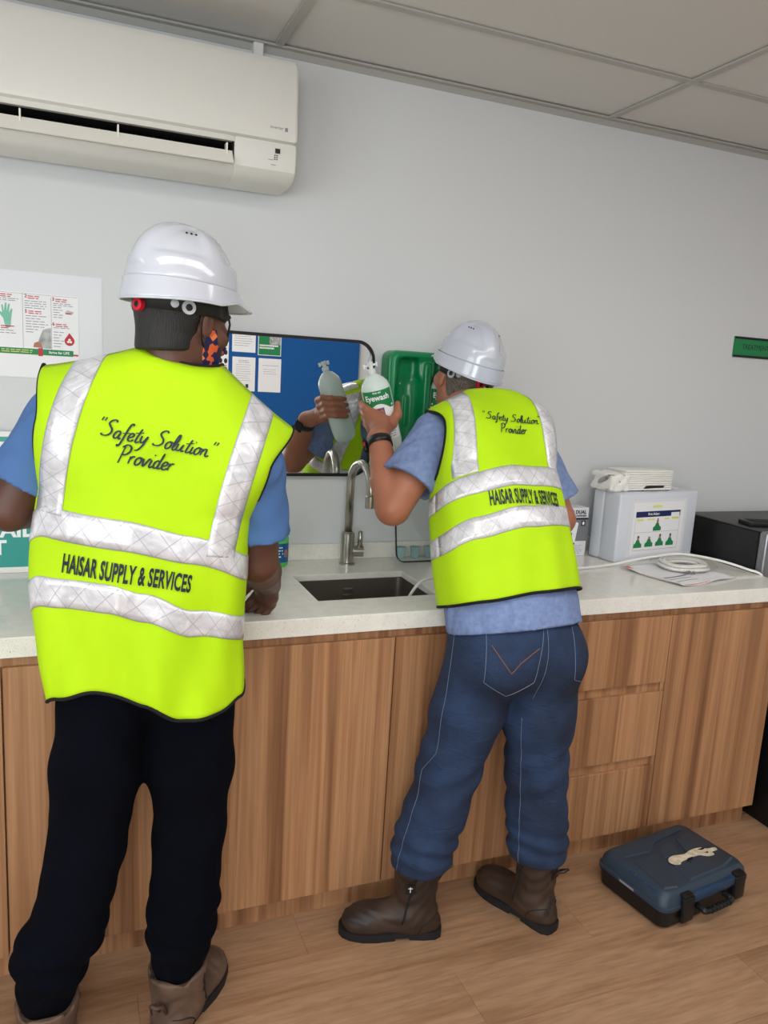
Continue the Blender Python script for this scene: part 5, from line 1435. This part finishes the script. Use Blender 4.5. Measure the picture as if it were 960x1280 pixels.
def surface_line(bvh, pts, direction, r_, name, m_, parent, off=0.0012, dash=None):
    """stitching laid on a garment: points pushed along 'direction' until they meet the cloth"""
    P_ = []
    d = Vector(direction).normalized()
    for p in pts:
        hit = bvh.ray_cast(Vector(p) - d * 0.5, d, 1.5)
        if hit[0] is not None: P_.append(hit[0] + hit[1] * off)
    if len(P_) < 2: return None
    g = G()
    if dash:
        for i in range(0, len(P_) - 1, 2): g.tube([P_[i], P_[i + 1]], r_, 5)
    else: g.tube(P_, r_, 5)
    return obj(name, g, m_, parent, smooth=True)
def bvh_of(o):
    me = o.data; n = len(me.vertices); co = np.empty(n * 3, np.float32); me.vertices.foreach_get('co', co)
    return BVHTree.FromPolygons([Vector(v) for v in co.reshape(-1, 3)], [tuple(p.vertices) for p in me.polygons])
def A3(*v): return np.array(v, float)
def sleeves(s, spec, r0, r1):
    for S_, E_, ln in spec:
        s.cone(S_, S_ + (E_ - S_) * (ln + 0.15), r0, r1, k=0.04)
def cuffs(s, spec, rin):
    for S_, E_, ln in spec:
        n_ = (E_ - S_) / np.linalg.norm(E_ - S_); C_ = S_ + (E_ - S_) * ln
        a_ = np.cross(n_, (0.3, 1, 0.2)); a_ /= np.linalg.norm(a_); b_ = np.cross(n_, a_)
        s.rbox(C_ + n_ * 0.10, (0.125, 0.125, 0.10), 0.001, np.array([a_, b_, n_]), k=0.0, op='s')
        s.cone(C_ - n_ * 0.045, C_ + n_ * 0.05, rin - 0.004, rin + 0.006, k=0.0, op='s')

# ================================================================== man in dark trousers
p1 = thing('person', 'man in yellow safety vest and dark trousers standing with his back turned, white helmet', 'person', (-0.70, -0.80, 0))
T1 = Torso((-0.678, -0.80, 0.90), (-0.632, -0.785, 1.43), (0.985, -0.17, -0.02), (0.96, -0.19, -0.20), (-0.05, 0, 0))
SR, ER, WR = A3(-0.462, -0.83, 1.325), A3(-0.436, -0.80, 1.10), A3(-0.362, -0.61, 0.995)
SL, EL, WL = A3(-0.838, -0.742, 1.405), A3(-0.942, -0.735, 1.215), A3(-0.85, -0.52, 1.185)
HC1 = A3(-0.606, -0.785, 1.617); AX1 = axes((0.80, 0.57, -0.20), (0.0, 0.0, 1))
b = SDF()
fw = T1.frame(0.25)[2]
b.chain([T1.P(0, 0, z) for z in (-0.02, 0.12, 0.28, 0.42)], [0.15, 0.14, 0.155, 0.15], k=0.03, flat=(fw, 1.5))
b.cone(SL, SR, 0.055, 0.055, k=0.05); b.cone(T1.P(0, 0, 0.42), T1.P(0, 0, 0.53), 0.10, 0.07, k=0.05)
for S_, E_, W_ in ((SR, ER, WR), (SL, EL, WL)):
    b.chain([S_, (S_ + E_) / 2, E_], [0.056, 0.052, 0.045], k=0.006)
    b.chain([E_, E_ * 0.62 + W_ * 0.38, W_], [0.045, 0.044, 0.030], k=0.006)
L1, Mx1 = head_sdf(b, HC1, AX1, T1.P(0, 0, 0.52), 0.056)
relaxed_hand(b, WR, (0.05, 0.62, -0.62), (-0.75, -0.35, -0.45), (0.35, 0.35, 0.75), 0.98, 0.75)
relaxed_hand(b, WL, (0.15, 0.85, -0.45), (0.3, -0.2, -0.9), (0.9, 0.1, 0.2), 0.98, 0.5)
b.cut((0, 0, 0.90), (0, 0, -1))
body1 = sdf_obj('body', b, 0.0048, M['skin1'], p1)
face_parts(body1, L1, AX1)
sdf_obj('hair', hair_sdf(L1, Mx1, 0.003, -0.062), 0.004, M['hair1'], p1)
hat1, W1 = helmet(p1, L1, AX1, 0.13, M['helmet'], 0.97)
# patterned face mask
mk = SDF()
mk.ell(L1(0, 0.022, -0.018), (0.068, 0.078, 0.089), Mx1, k=0.0); mk.ell(L1(0, 0.042, -0.075), (0.052, 0.052, 0.042), Mx1, k=0.03); mk.cone(L1(0, 0.094, 0.0), L1(0, 0.114, -0.03), 0.012, 0.016, k=0.02)
mk.cut(L1(0, 0, 0.006), Mx1[2] * 1.0 - Mx1[1] * 0.25, 0.003); mk.cut(L1(0, 0.006, 0), -Mx1[1], 0.003)
mask1 = sdf_obj('face_mask', mk, 0.004, M['mask'], p1)
for sg in (-1, 1):
    lp = catmull([L1(sg * 0.066, 0.012, 0.000), L1(sg * 0.078, -0.008, 0.024), L1(sg * 0.080, -0.022, 0.0), L1(sg * 0.074, -0.012, -0.035), L1(sg * 0.062, 0.010, -0.050)], 5)
    obj('ear_loop', G().tube(lp, 0.0016, 6), M['binding'], mask1, smooth=True)
for sg in (-1, 1):
    obj('chin_strap', G().tube([W1(sg * 0.086, 0.045, 0.0), W1(sg * 0.083, 0.06, -0.03), W1(sg * 0.062, 0.075, -0.07)], 0.0022, 6), M['harness'], hat1, smooth=True)
# shirt
s = SDF()
s.chain([T1.P(0, 0, z) for z in (-0.04, 0.12, 0.28, 0.42)], [0.170, 0.165, 0.172, 0.165], k=0.03, flat=(fw, 1.5))
s.cone(SL, SR, 0.056, 0.056, k=0.05); s.cone(T1.P(0, 0, 0.42), T1.P(0, 0, 0.55), 0.10, 0.066, k=0.05)
SLV = ((SR, ER, 0.70), (SL, EL, 0.72))
sleeves(s, SLV, 0.064, 0.080)
s.disp(lambda X, Y, Z: 0.0028 * np.sin(55 * Z + 30 * X + 6 * np.sin(25 * Y)) * np.sin(30 * X - 18 * Z))
cuffs(s, SLV, 0.063)
s.cone(T1.P(0, 0, 0.55), HC1, 0.063, 0.06, k=0.0, op='s')
s.cut((0, 0, 0.93), (0, 0, -1))
sdf_obj('polo_shirt', s, 0.0055, M['shirt1'], p1)
# trousers
HL, KL, AL = A3(-0.757, -0.80, 0.86), A3(-0.800, -0.815, 0.48), A3(-0.884, -0.862, 0.135)
HR, KR, AR = A3(-0.578, -0.81, 0.86), A3(-0.578, -0.80, 0.47), A3(-0.606, -0.852, 0.135)
s = SDF()
s.ell((-0.668, -0.80, 0.90), (0.180, 0.122, 0.13), np.array(axes((0.17, 0.985, 0), (0, 0, 1))), k=0.0)
for H_, K_, A_ in ((HL, KL, AL), (HR, KR, AR)):
    s.chain([H_, H_ * 0.45 + K_ * 0.55, K_], [0.098, 0.090, 0.080], k=0.035)
    s.chain([K_, K_ * 0.5 + A_ * 0.5, A_ + A3(0, 0, 0.055), A_], [0.080, 0.078, 0.056, 0.050], k=0.02)
    s.cone(A_ + A3(0.004, -0.006, 0.110), A_ + A3(0, 0, 0.13), 0.070, 0.074, k=0.02)
s.disp(lambda X, Y, Z: 0.0022 * np.sin(38 * Z + 26 * X + 4 * np.sin(18 * X)) * np.sin(22 * X + 14 * Z) + 0.004 * np.exp(-((Z - 0.27) / 0.07) ** 2) * np.sin(105 * Z + 30 * X))
s.cut((0, 0, 0.995), (0, 0, 1)); s.cut((0, 0, 0.105), (0, 0, -1), 0.006)
sdf_obj('trousers', s, 0.0065, M['trouser'], p1)
boot(p1, (-0.605, -0.850), (0.16, 0.21), M['boot1'], (0.060, 0.074), 0.168)
boot(p1, (-0.884, -0.862), (0.02, 1), M['boot1'], (0.060, 0.074), 0.168)
# vest
def folds1(x, Z, sd_):
    return 0.008 * math.sin(7.0 * x + 9 * Z + 0.5) * (1 if Z < 0.45 else 0.4) + 0.006 * math.sin(15 * x - 14 * Z) * max(0.0, min(1.0, (0.35 - Z) / 0.4)) + 0.003 * math.sin(23 * x + 5 * Z) * max(0.0, (0.12 - Z) / 0.2)
hem1 = lambda x, sd_: smooth_interp(x, [-1, -0.62, -0.28, 0.02, 0.22, 0.5, 0.8, 1], [-0.090, -0.055, -0.030, -0.052, -0.090, -0.086, -0.068, -0.062]) if sd_ < 0 else -0.076 + 0.014 * x
v1 = Vest(T1, ([-0.12, 0.02, 0.20, 0.34, 0.46, 0.56], [0.202, 0.210, 0.219, 0.214, 0.226, 0.258]),
          ([-0.12, 0.1, 0.3, 0.45, 0.6], [0.142, 0.138, 0.142, 0.138, 0.115]), ([-0.12, 0.1, 0.3, 0.45, 0.6], [0.125, 0.13, 0.135, 0.12, 0.09]),
          0.345, hem1, 0.078, 0.562, 0.092, folds1, 0, 0.145)
vest1 = v1.build(p1, M)
zt1 = lambda x: smooth_interp(x, [-1, -0.6, -0.1, 0.3, 1], [0.262, 0.288, 0.288, 0.272, 0.228])
zt2 = lambda x: smooth_interp(x, [-1, -0.6, -0.15, 0.05, 0.35, 1], [0.128, 0.158, 0.164, 0.150, 0.116, 0.088])
v1.ring_tape(vest1, zt1, 0.0285); v1.ring_tape(vest1, zt2, 0.0285)
v1.strap(vest1, -1, 0.176, 0.170, 0.304, 0.0275); v1.strap(vest1, 1, 0.158, 0.180, 0.262, 0.0275)
M['printink'] = mat('vest_print', (22, 32, 44), 0.6)
v1.print_on('vest_slogan', script_text('Safety Solution', 0.0345), 0.000, 0.462, M['printink'], vest1, tilt=0.01)
v1.print_on('quote_mark', script_text('"', 0.0345), -0.104, 0.462, M['printink'], vest1); v1.print_on('quote_mark', script_text('"', 0.0345), 0.108, 0.462, M['printink'], vest1)
v1.print_on('vest_slogan', script_text('Provider', 0.036), -0.010, 0.421, M['printink'], vest1, tilt=0.01)
v1.print_on('vest_company_name', text2d('HAISAR SUPPLY & SERVICES', 0.050, 0.0015, sx=0.39, spacing=1.04, shear=0.08), -0.018, 0.2140, M['printink'], vest1, tilt=-0.07, curve=-0.35)

# ================================================================== man in jeans
p2 = thing('person', 'man in blue jeans and yellow safety vest leaning to the mirror with a bottle', 'person', (0.27, -0.77, 0))
T2 = Torso((0.275, -0.77, 0.88), (0.297, -0.475, 1.41), (1, 0.02, 0), (1, -0.04, 0), (-0.055, -0.06, 0.03))
SL, EL, WL = A3(0.140, -0.478, 1.365), A3(-0.004, -0.535, 1.172), A3(0.002, -0.388, 1.345)
SR, ER, WR = A3(0.448, -0.485, 1.345), A3(0.548, -0.53, 1.13), A3(0.535, -0.37, 0.985)
HC2 = A3(0.312, -0.29, 1.528); AX2 = axes((0.02, 0.99, 0.10), (0.17, -0.10, 0.98))
b = SDF(); fw = T2.frame(0.25)[2]
b.chain([T2.P(0, 0, z) for z in (-0.02, 0.12, 0.28, 0.42)], [0.155, 0.15, 0.155, 0.14], k=0.03, flat=(fw, 1.35))
b.cone(SL, SR, 0.055, 0.055, k=0.05); b.cone(T2.P(0, 0, 0.45), T2.P(0, 0, 0.60), 0.10, 0.07, k=0.05)
for S_, E_, W_ in ((SR, ER, WR), (SL, EL, WL)):
    b.chain([S_, (S_ + E_) / 2, E_], [0.058, 0.054, 0.048], k=0.008)
    b.chain([E_, E_ * 0.62 + W_ * 0.38, W_], [0.048, 0.047, 0.030], k=0.008)
L2, Mx2 = head_sdf(b, HC2, AX2, T2.P(0, 0, 0.60), 0.058)
relaxed_hand(b, WR, (-0.05, 0.93, -0.28), (0.0, -0.3, -0.95), (-0.95, 0.1, 0.1), 1.0, 0.22)
# left hand closed round the bottle
dv = np.array(VIEW_H); lv = np.array((-dv[1], dv[0], 0.0)); axb = np.array(BOT_AX); A0 = np.array(BOT_A)
def BC(z): return A0 + axb * ((z - A0[2]) / axb[2])
b.cone(WL, BC(1.382) - dv * 0.064 + lv * 0.006, 0.029, 0.033, k=0.02, flat=(dv, 1.25))
for z0_, rr_ in ((1.438, 0.0100), (1.417, 0.0102), (1.396, 0.0098), (1.377, 0.0088)):
    C_ = BC(z0_)
    mcp = C_ + lv * 0.040 - dv * 0.040 + A3(0, 0, -0.012)
    pts = [BC(1.385 + (z0_ - 1.407) * 0.5) + lv * 0.012 - dv * 0.058, mcp, C_ + lv * 0.0565 + dv * 0.004, C_ + lv * 0.044 + dv * 0.036, C_ + lv * 0.012 + dv * 0.0505, C_ - lv * 0.010 + dv * 0.0495]
    s_ = 1.0 if rr_ > 0.009 else 0.9
    pts[-1] = C_ + (lv * (-0.010 if s_ == 1.0 else 0.004)) + dv * 0.0495
    b.chain(pts, [0.017, 0.0125, rr_, rr_ * 0.95, rr_ * 0.9, rr_ * 0.8], k=0.006)
C_ = BC(1.40)
th = [C_ - dv * 0.068 + A3(0, 0, -0.034), BC(1.388) - lv * 0.026 - dv * 0.060, BC(1.415) - lv * 0.050 - dv * 0.034, BC(1.446) - lv * 0.0575 - dv * 0.010]
b.chain(th, [0.021, 0.016, 0.0125, 0.0095], k=0.012)
b.cone(BC(1.400) - dv * 0.059 + lv * 0.022, BC(1.372) - dv * 0.061 + lv * 0.018, 0.020, 0.019, k=0.02)
b.cut((0, 0, 0.905), (0, 0, -1))
body2 = sdf_obj('body', b, 0.0045, M['skin2'], p2)
face_parts(body2, L2, AX2)
sdf_obj('hair', hair_sdf(L2, Mx2, 0.003, -0.050), 0.004, M['hair2'], p2)
hat2, W2_ = helmet(p2, L2, AX2, 0.10, M['helmet2'], 0.95)
hb = SDF(); hb.ell(L2(0, -0.006, 0.045), (0.080, 0.102, 0.089), Mx2, k=0.0); hb.ell(L2(0, 0.02, 0.0), (0.07, 0.084, 0.07), Mx2, k=0.02)
hb.cut(L2(0, 0, 0.068), Mx2[2], 0.003); hb.cut(L2(0, 0, 0.030), -Mx2[2], 0.003); hb.cut(L2(0, 0.035, 0), -Mx2[1], 0.003)
sdf_obj('headband', hb, 0.004, M['mask'], p2)
obj('chin_strap', G().tube([W2_(0.03, -0.100, -0.02), W2_(0.045, -0.104, -0.045), W2_(0.05, -0.09, -0.075)], 0.006, 8), M['harness'], hat2, smooth=True)
obj('strap_label', G().box(-0.012, 0.012, -0.001, 0.001, -0.014, 0.014).xf(Matrix.Translation(W2_(0.022, -0.112, -0.038)) @ Matrix.Rotation(0.4, 4, 'Y')), M['white'], hat2)
# wristwatch
wd = (EL - WL) / np.linalg.norm(EL - WL); wc = WL + wd * 0.012
wu = -lv * 1.0; wu = wu - wd * (wu @ wd); wu /= np.linalg.norm(wu); wv = np.cross(wd, wu)
ringp = lambda off, r_: [tuple(wc + wd * off + (wu * math.cos(a_) + wv * math.sin(a_)) * r_) for a_ in [2 * math.pi * q / 32 for q in range(32)]]
g = G().add(ringp(-0.012, 0.0335) + ringp(0.012, 0.0345) + ringp(0.012, 0.0375) + ringp(-0.012, 0.0365), [(i * 32 + k, i * 32 + (k + 1) % 32, ((i + 1) % 4) * 32 + (k + 1) % 32, ((i + 1) % 4) * 32 + k) for i in range(4) for k in range(32)])
wat = obj('wristwatch', g, M['black'], p2, smooth=True)
wn = -wu * 0.75 + np.array((0, 0.55, 0.2)); wn = wn - wd * (wn @ wd); wn /= np.linalg.norm(wn); wy = np.cross(wn, wd)
MW = Matrix.Translation(wc + wn * 0.036) @ Matrix((wy, wd, wn)).transposed().to_4x4()
obj('watch_case', G().box(-0.017, 0.017, -0.020, 0.020, 0.0, 0.010, 0.003).xf(MW), M['black'], wat, angle=40)
obj('watch_face', G().box(-0.014, 0.014, -0.016, 0.016, 0.0098, 0.0106).xf(MW), mat('watch_glass', (40, 44, 60), 0.08), wat)
obj('watch_button', G().box(0.016, 0.0195, -0.006, 0.006, 0.003, 0.007).xf(MW), M['red'], wat)
# shirt
s = SDF()
s.chain([T2.P(0, 0, z) for z in (-0.06, 0.06, 0.16, 0.30, 0.46)], [0.195, 0.181, 0.170, 0.158, 0.135], k=0.03, flat=(fw, 1.30))
s.cone(SL, SR, 0.056, 0.056, k=0.05); s.cone(T2.P(0, 0, 0.45), T2.P(0, 0.01, 0.64), 0.10, 0.070, k=0.05)
SLV = ((SR, ER, 0.74), (SL, EL, 0.66))
sleeves(s, SLV, 0.066, 0.086)
s.disp(lambda X, Y, Z: 0.0032 * np.sin(45 * Z + 38 * X + 6 * np.sin(25 * Y)) * np.sin(32 * X - 22 * Z + 20 * Y))
cuffs(s, SLV, 0.067)
s.cone(T2.P(0, 0, 0.62), HC2, 0.064, 0.062, k=0.0, op='s')
pos, r_, f_, u_ = T2.frame(0.0)
s.cut(pos + u_ * 0.008, -u_ - 0.10 * r_, 0.0)
sdf_obj('shirt', s, 0.0055, M['shirt2'], p2)
# jeans
HL, KL, AL = A3(0.195, -0.765, 0.84), A3(0.128, -0.735, 0.50), A3(0.057, -0.738, 0.230)
HR, KR, AR = A3(0.354, -0.79, 0.83), A3(0.372, -0.785, 0.48), A3(0.396, -0.795, 0.225)
s = SDF()
s.ell((0.276, -0.775, 0.86), (0.176, 0.140, 0.13), np.array(axes((-0.07, 0.997, 0), (0, 0, 1))), k=0.0)
s.ell((0.200, -0.838, 0.815), (0.085, 0.075, 0.085), k=0.04); s.ell((0.360, -0.845, 0.815), (0.080, 0.075, 0.085), k=0.04)
for H_, K_, A_ in ((HL, KL, AL), (HR, KR, AR)):
    s.chain([H_, H_ * 0.45 + K_ * 0.55, K_], [0.104, 0.094, 0.083], k=0.035)
    s.chain([K_, K_ * 0.5 + A_ * 0.5, A_], [0.082, 0.081, 0.072], k=0.03)
    s.cone(A_ + A3(0, 0, 0.02), A_ + A3(0, 0, 0.05), 0.080, 0.080, k=0.03)
s.ell(KL + A3(-0.065, 0.02, -0.005), (0.022, 0.03, 0.022), k=0.02)
s.disp(lambda X, Y, Z: 0.0022 * np.sin(34 * Z + 28 * X + 4 * np.sin(20 * X)) * np.sin(24 * X + 16 * Z + 12 * Y) + 0.005 * np.exp(-((Z - 0.275) / 0.05) ** 2) * np.sin(115 * Z + 26 * X) + 0.003 * np.exp(-((Z - 0.50) / 0.09) ** 2) * np.sin(80 * Z - 40 * X))
s.cut(pos + u_ * 0.026, u_ + 0.10 * r_); s.cut((0, 0, 0.212), (0, 0, -1), 0.006)
jeans = sdf_obj('jeans', s, 0.0060, M['denim'], p2)
bj = bvh_of(jeans)
bk = A3(0.30, 0.95, 0)
def lp_(P_, n=14): return [tuple(np.array(P_[i]) + (np.array(P_[i + 1]) - np.array(P_[i])) * k / n) for i in range(len(P_) - 1) for k in range(n)] + [tuple(P_[-1])]
pk = [(0.128, -0.88, 0.925), (0.126, -0.88, 0.790), (0.190, -0.88, 0.752), (0.262, -0.88, 0.790), (0.280, -0.88, 0.925)]
surface_line(bj, lp_(pk), bk, 0.0008, 'pocket_stitch', M['thread'], jeans)
surface_line(bj, lp_([(0.140, -0.88, 0.885), (0.172, -0.88, 0.846), (0.192, -0.88, 0.822), (0.215, -0.88, 0.848), (0.268, -0.88, 0.882)]), bk, 0.0012, 'arc_stitch', M['threado'], jeans)
pk = [(0.372, -0.88, 0.92), (0.380, -0.88, 0.790), (0.440, -0.88, 0.757), (0.50, -0.84, 0.79), (0.51, -0.80, 0.88)]
surface_line(bj, lp_(pk), bk, 0.0008, 'pocket_stitch', M['thread'], jeans)
surface_line(bj, lp_([(0.095, -0.77, 0.88), (0.085, -0.77, 0.70), (0.070, -0.77, 0.56), (0.035, -0.75, 0.50), (0.030, -0.75, 0.42), (-0.005, -0.74, 0.22)], 20), A3(0.72, 0.69, 0), 0.0007, 'side_seam', M['thread'], jeans)
surface_line(bj, lp_([(0.315, -0.80, 0.66), (0.322, -0.80, 0.52), (0.330, -0.80, 0.42), (0.345, -0.80, 0.18)], 20), A3(0.72, 0.69, 0), 0.0007, 'inner_seam', M['thread'], jeans)
surface_line(bj, lp_([(0.285, -0.9, 0.925), (0.283, -0.9, 0.72)], 16), A3(0.1, 1, 0), 0.0007, 'seat_seam', M['thread'], jeans)
bt, PB = boot(p2, (0.048, -0.732), (-0.278, 0.088), M['boot2'], (0.054, 0.066), 0.240)
lg = G().box(-0.013, 0.013, -0.001, 0.0012, -0.013, 0.013)
nf = A3(-0.088, -0.278, 0); nf /= np.linalg.norm(nf)
ML = Matrix.Translation(PB(-0.0, 0.020, 0.170) + nf * 0.0565) @ Matrix((A3(-nf[1], nf[0], 0) * -1, -nf, (0, 0, 1))).transposed().to_4x4()
bp = obj('boot_patch', lg.xf(ML), M['black'], bt)
decal('patch_mark', merge2d(rect2d(-0.001, 0.001, -0.008, 0.008), rect2d(-0.006, 0.006, 0.003, 0.005)), lambda a_, b_: ML @ Vector((a_, -0.0016, b_)), M['whiteprint'], bt)
boot(p2, (0.405, -0.785), (-0.105, 0.275), M['boot2'], (0.054, 0.066), 0.235)
# vest
def folds2(x, Z, sd_):
    return 0.006 * math.sin(6.0 * x + 8 * Z) + 0.003 * math.sin(16 * x - 10 * Z) * max(0.0, min(1.0, (0.45 - Z) / 0.3))
hem2 = lambda x, sd_: smooth_interp(x, [-1, -0.5, 0, 0.5, 1], [0.074, 0.078, 0.090, 0.096, 0.094]) if sd_ < 0 else 0.084 + 0.010 * x
v2 = Vest(T2, ([0.0, 0.15, 0.30, 0.42, 0.54, 0.645], [0.191, 0.188, 0.181, 0.171, 0.165, 0.182]),
          ([0.0, 0.2, 0.35, 0.5, 0.65], [0.152, 0.152, 0.148, 0.138, 0.110]), ([0.0, 0.2, 0.35, 0.5, 0.65], [0.155, 0.158, 0.150, 0.125, 0.09]),
          0.42, hem2, 0.078, 0.645, 0.052, folds2, 0, 0.145)
vest2 = v2.build(p2, M)
zt1 = lambda x: smooth_interp(x, [-1, -0.5, 0, 0.5, 1], [0.350, 0.356, 0.368, 0.374, 0.372])
zt2 = lambda x: smooth_interp(x, [-1, -0.5, 0, 0.5, 1], [0.230, 0.248, 0.265, 0.275, 0.276])
v2.ring_tape(vest2, zt1, 0.026); v2.ring_tape(vest2, zt2, 0.026)
v2.strap(vest2, -1, 0.134, 0.120, 0.385, 0.026); v2.strap(vest2, 1, 0.134, 0.120, 0.40, 0.026)
v2.print_on('vest_slogan', script_text('Safety Solution', 0.0275), 0.012, 0.520, M['printink'], vest2, tilt=-0.05)
v2.print_on('quote_mark', script_text('"', 0.0275), -0.074, 0.524, M['printink'], vest2); v2.print_on('quote_mark', script_text('"', 0.0275), 0.094, 0.516, M['printink'], vest2)
v2.print_on('vest_slogan', script_text('Provider', 0.029), 0.010, 0.486, M['printink'], vest2)
v2.print_on('vest_company_name', text2d('HAISAR SUPPLY & SERVICES', 0.049, 0.0015, sx=0.345, spacing=1.05), 0.012, 0.312, M['printink'], vest2)
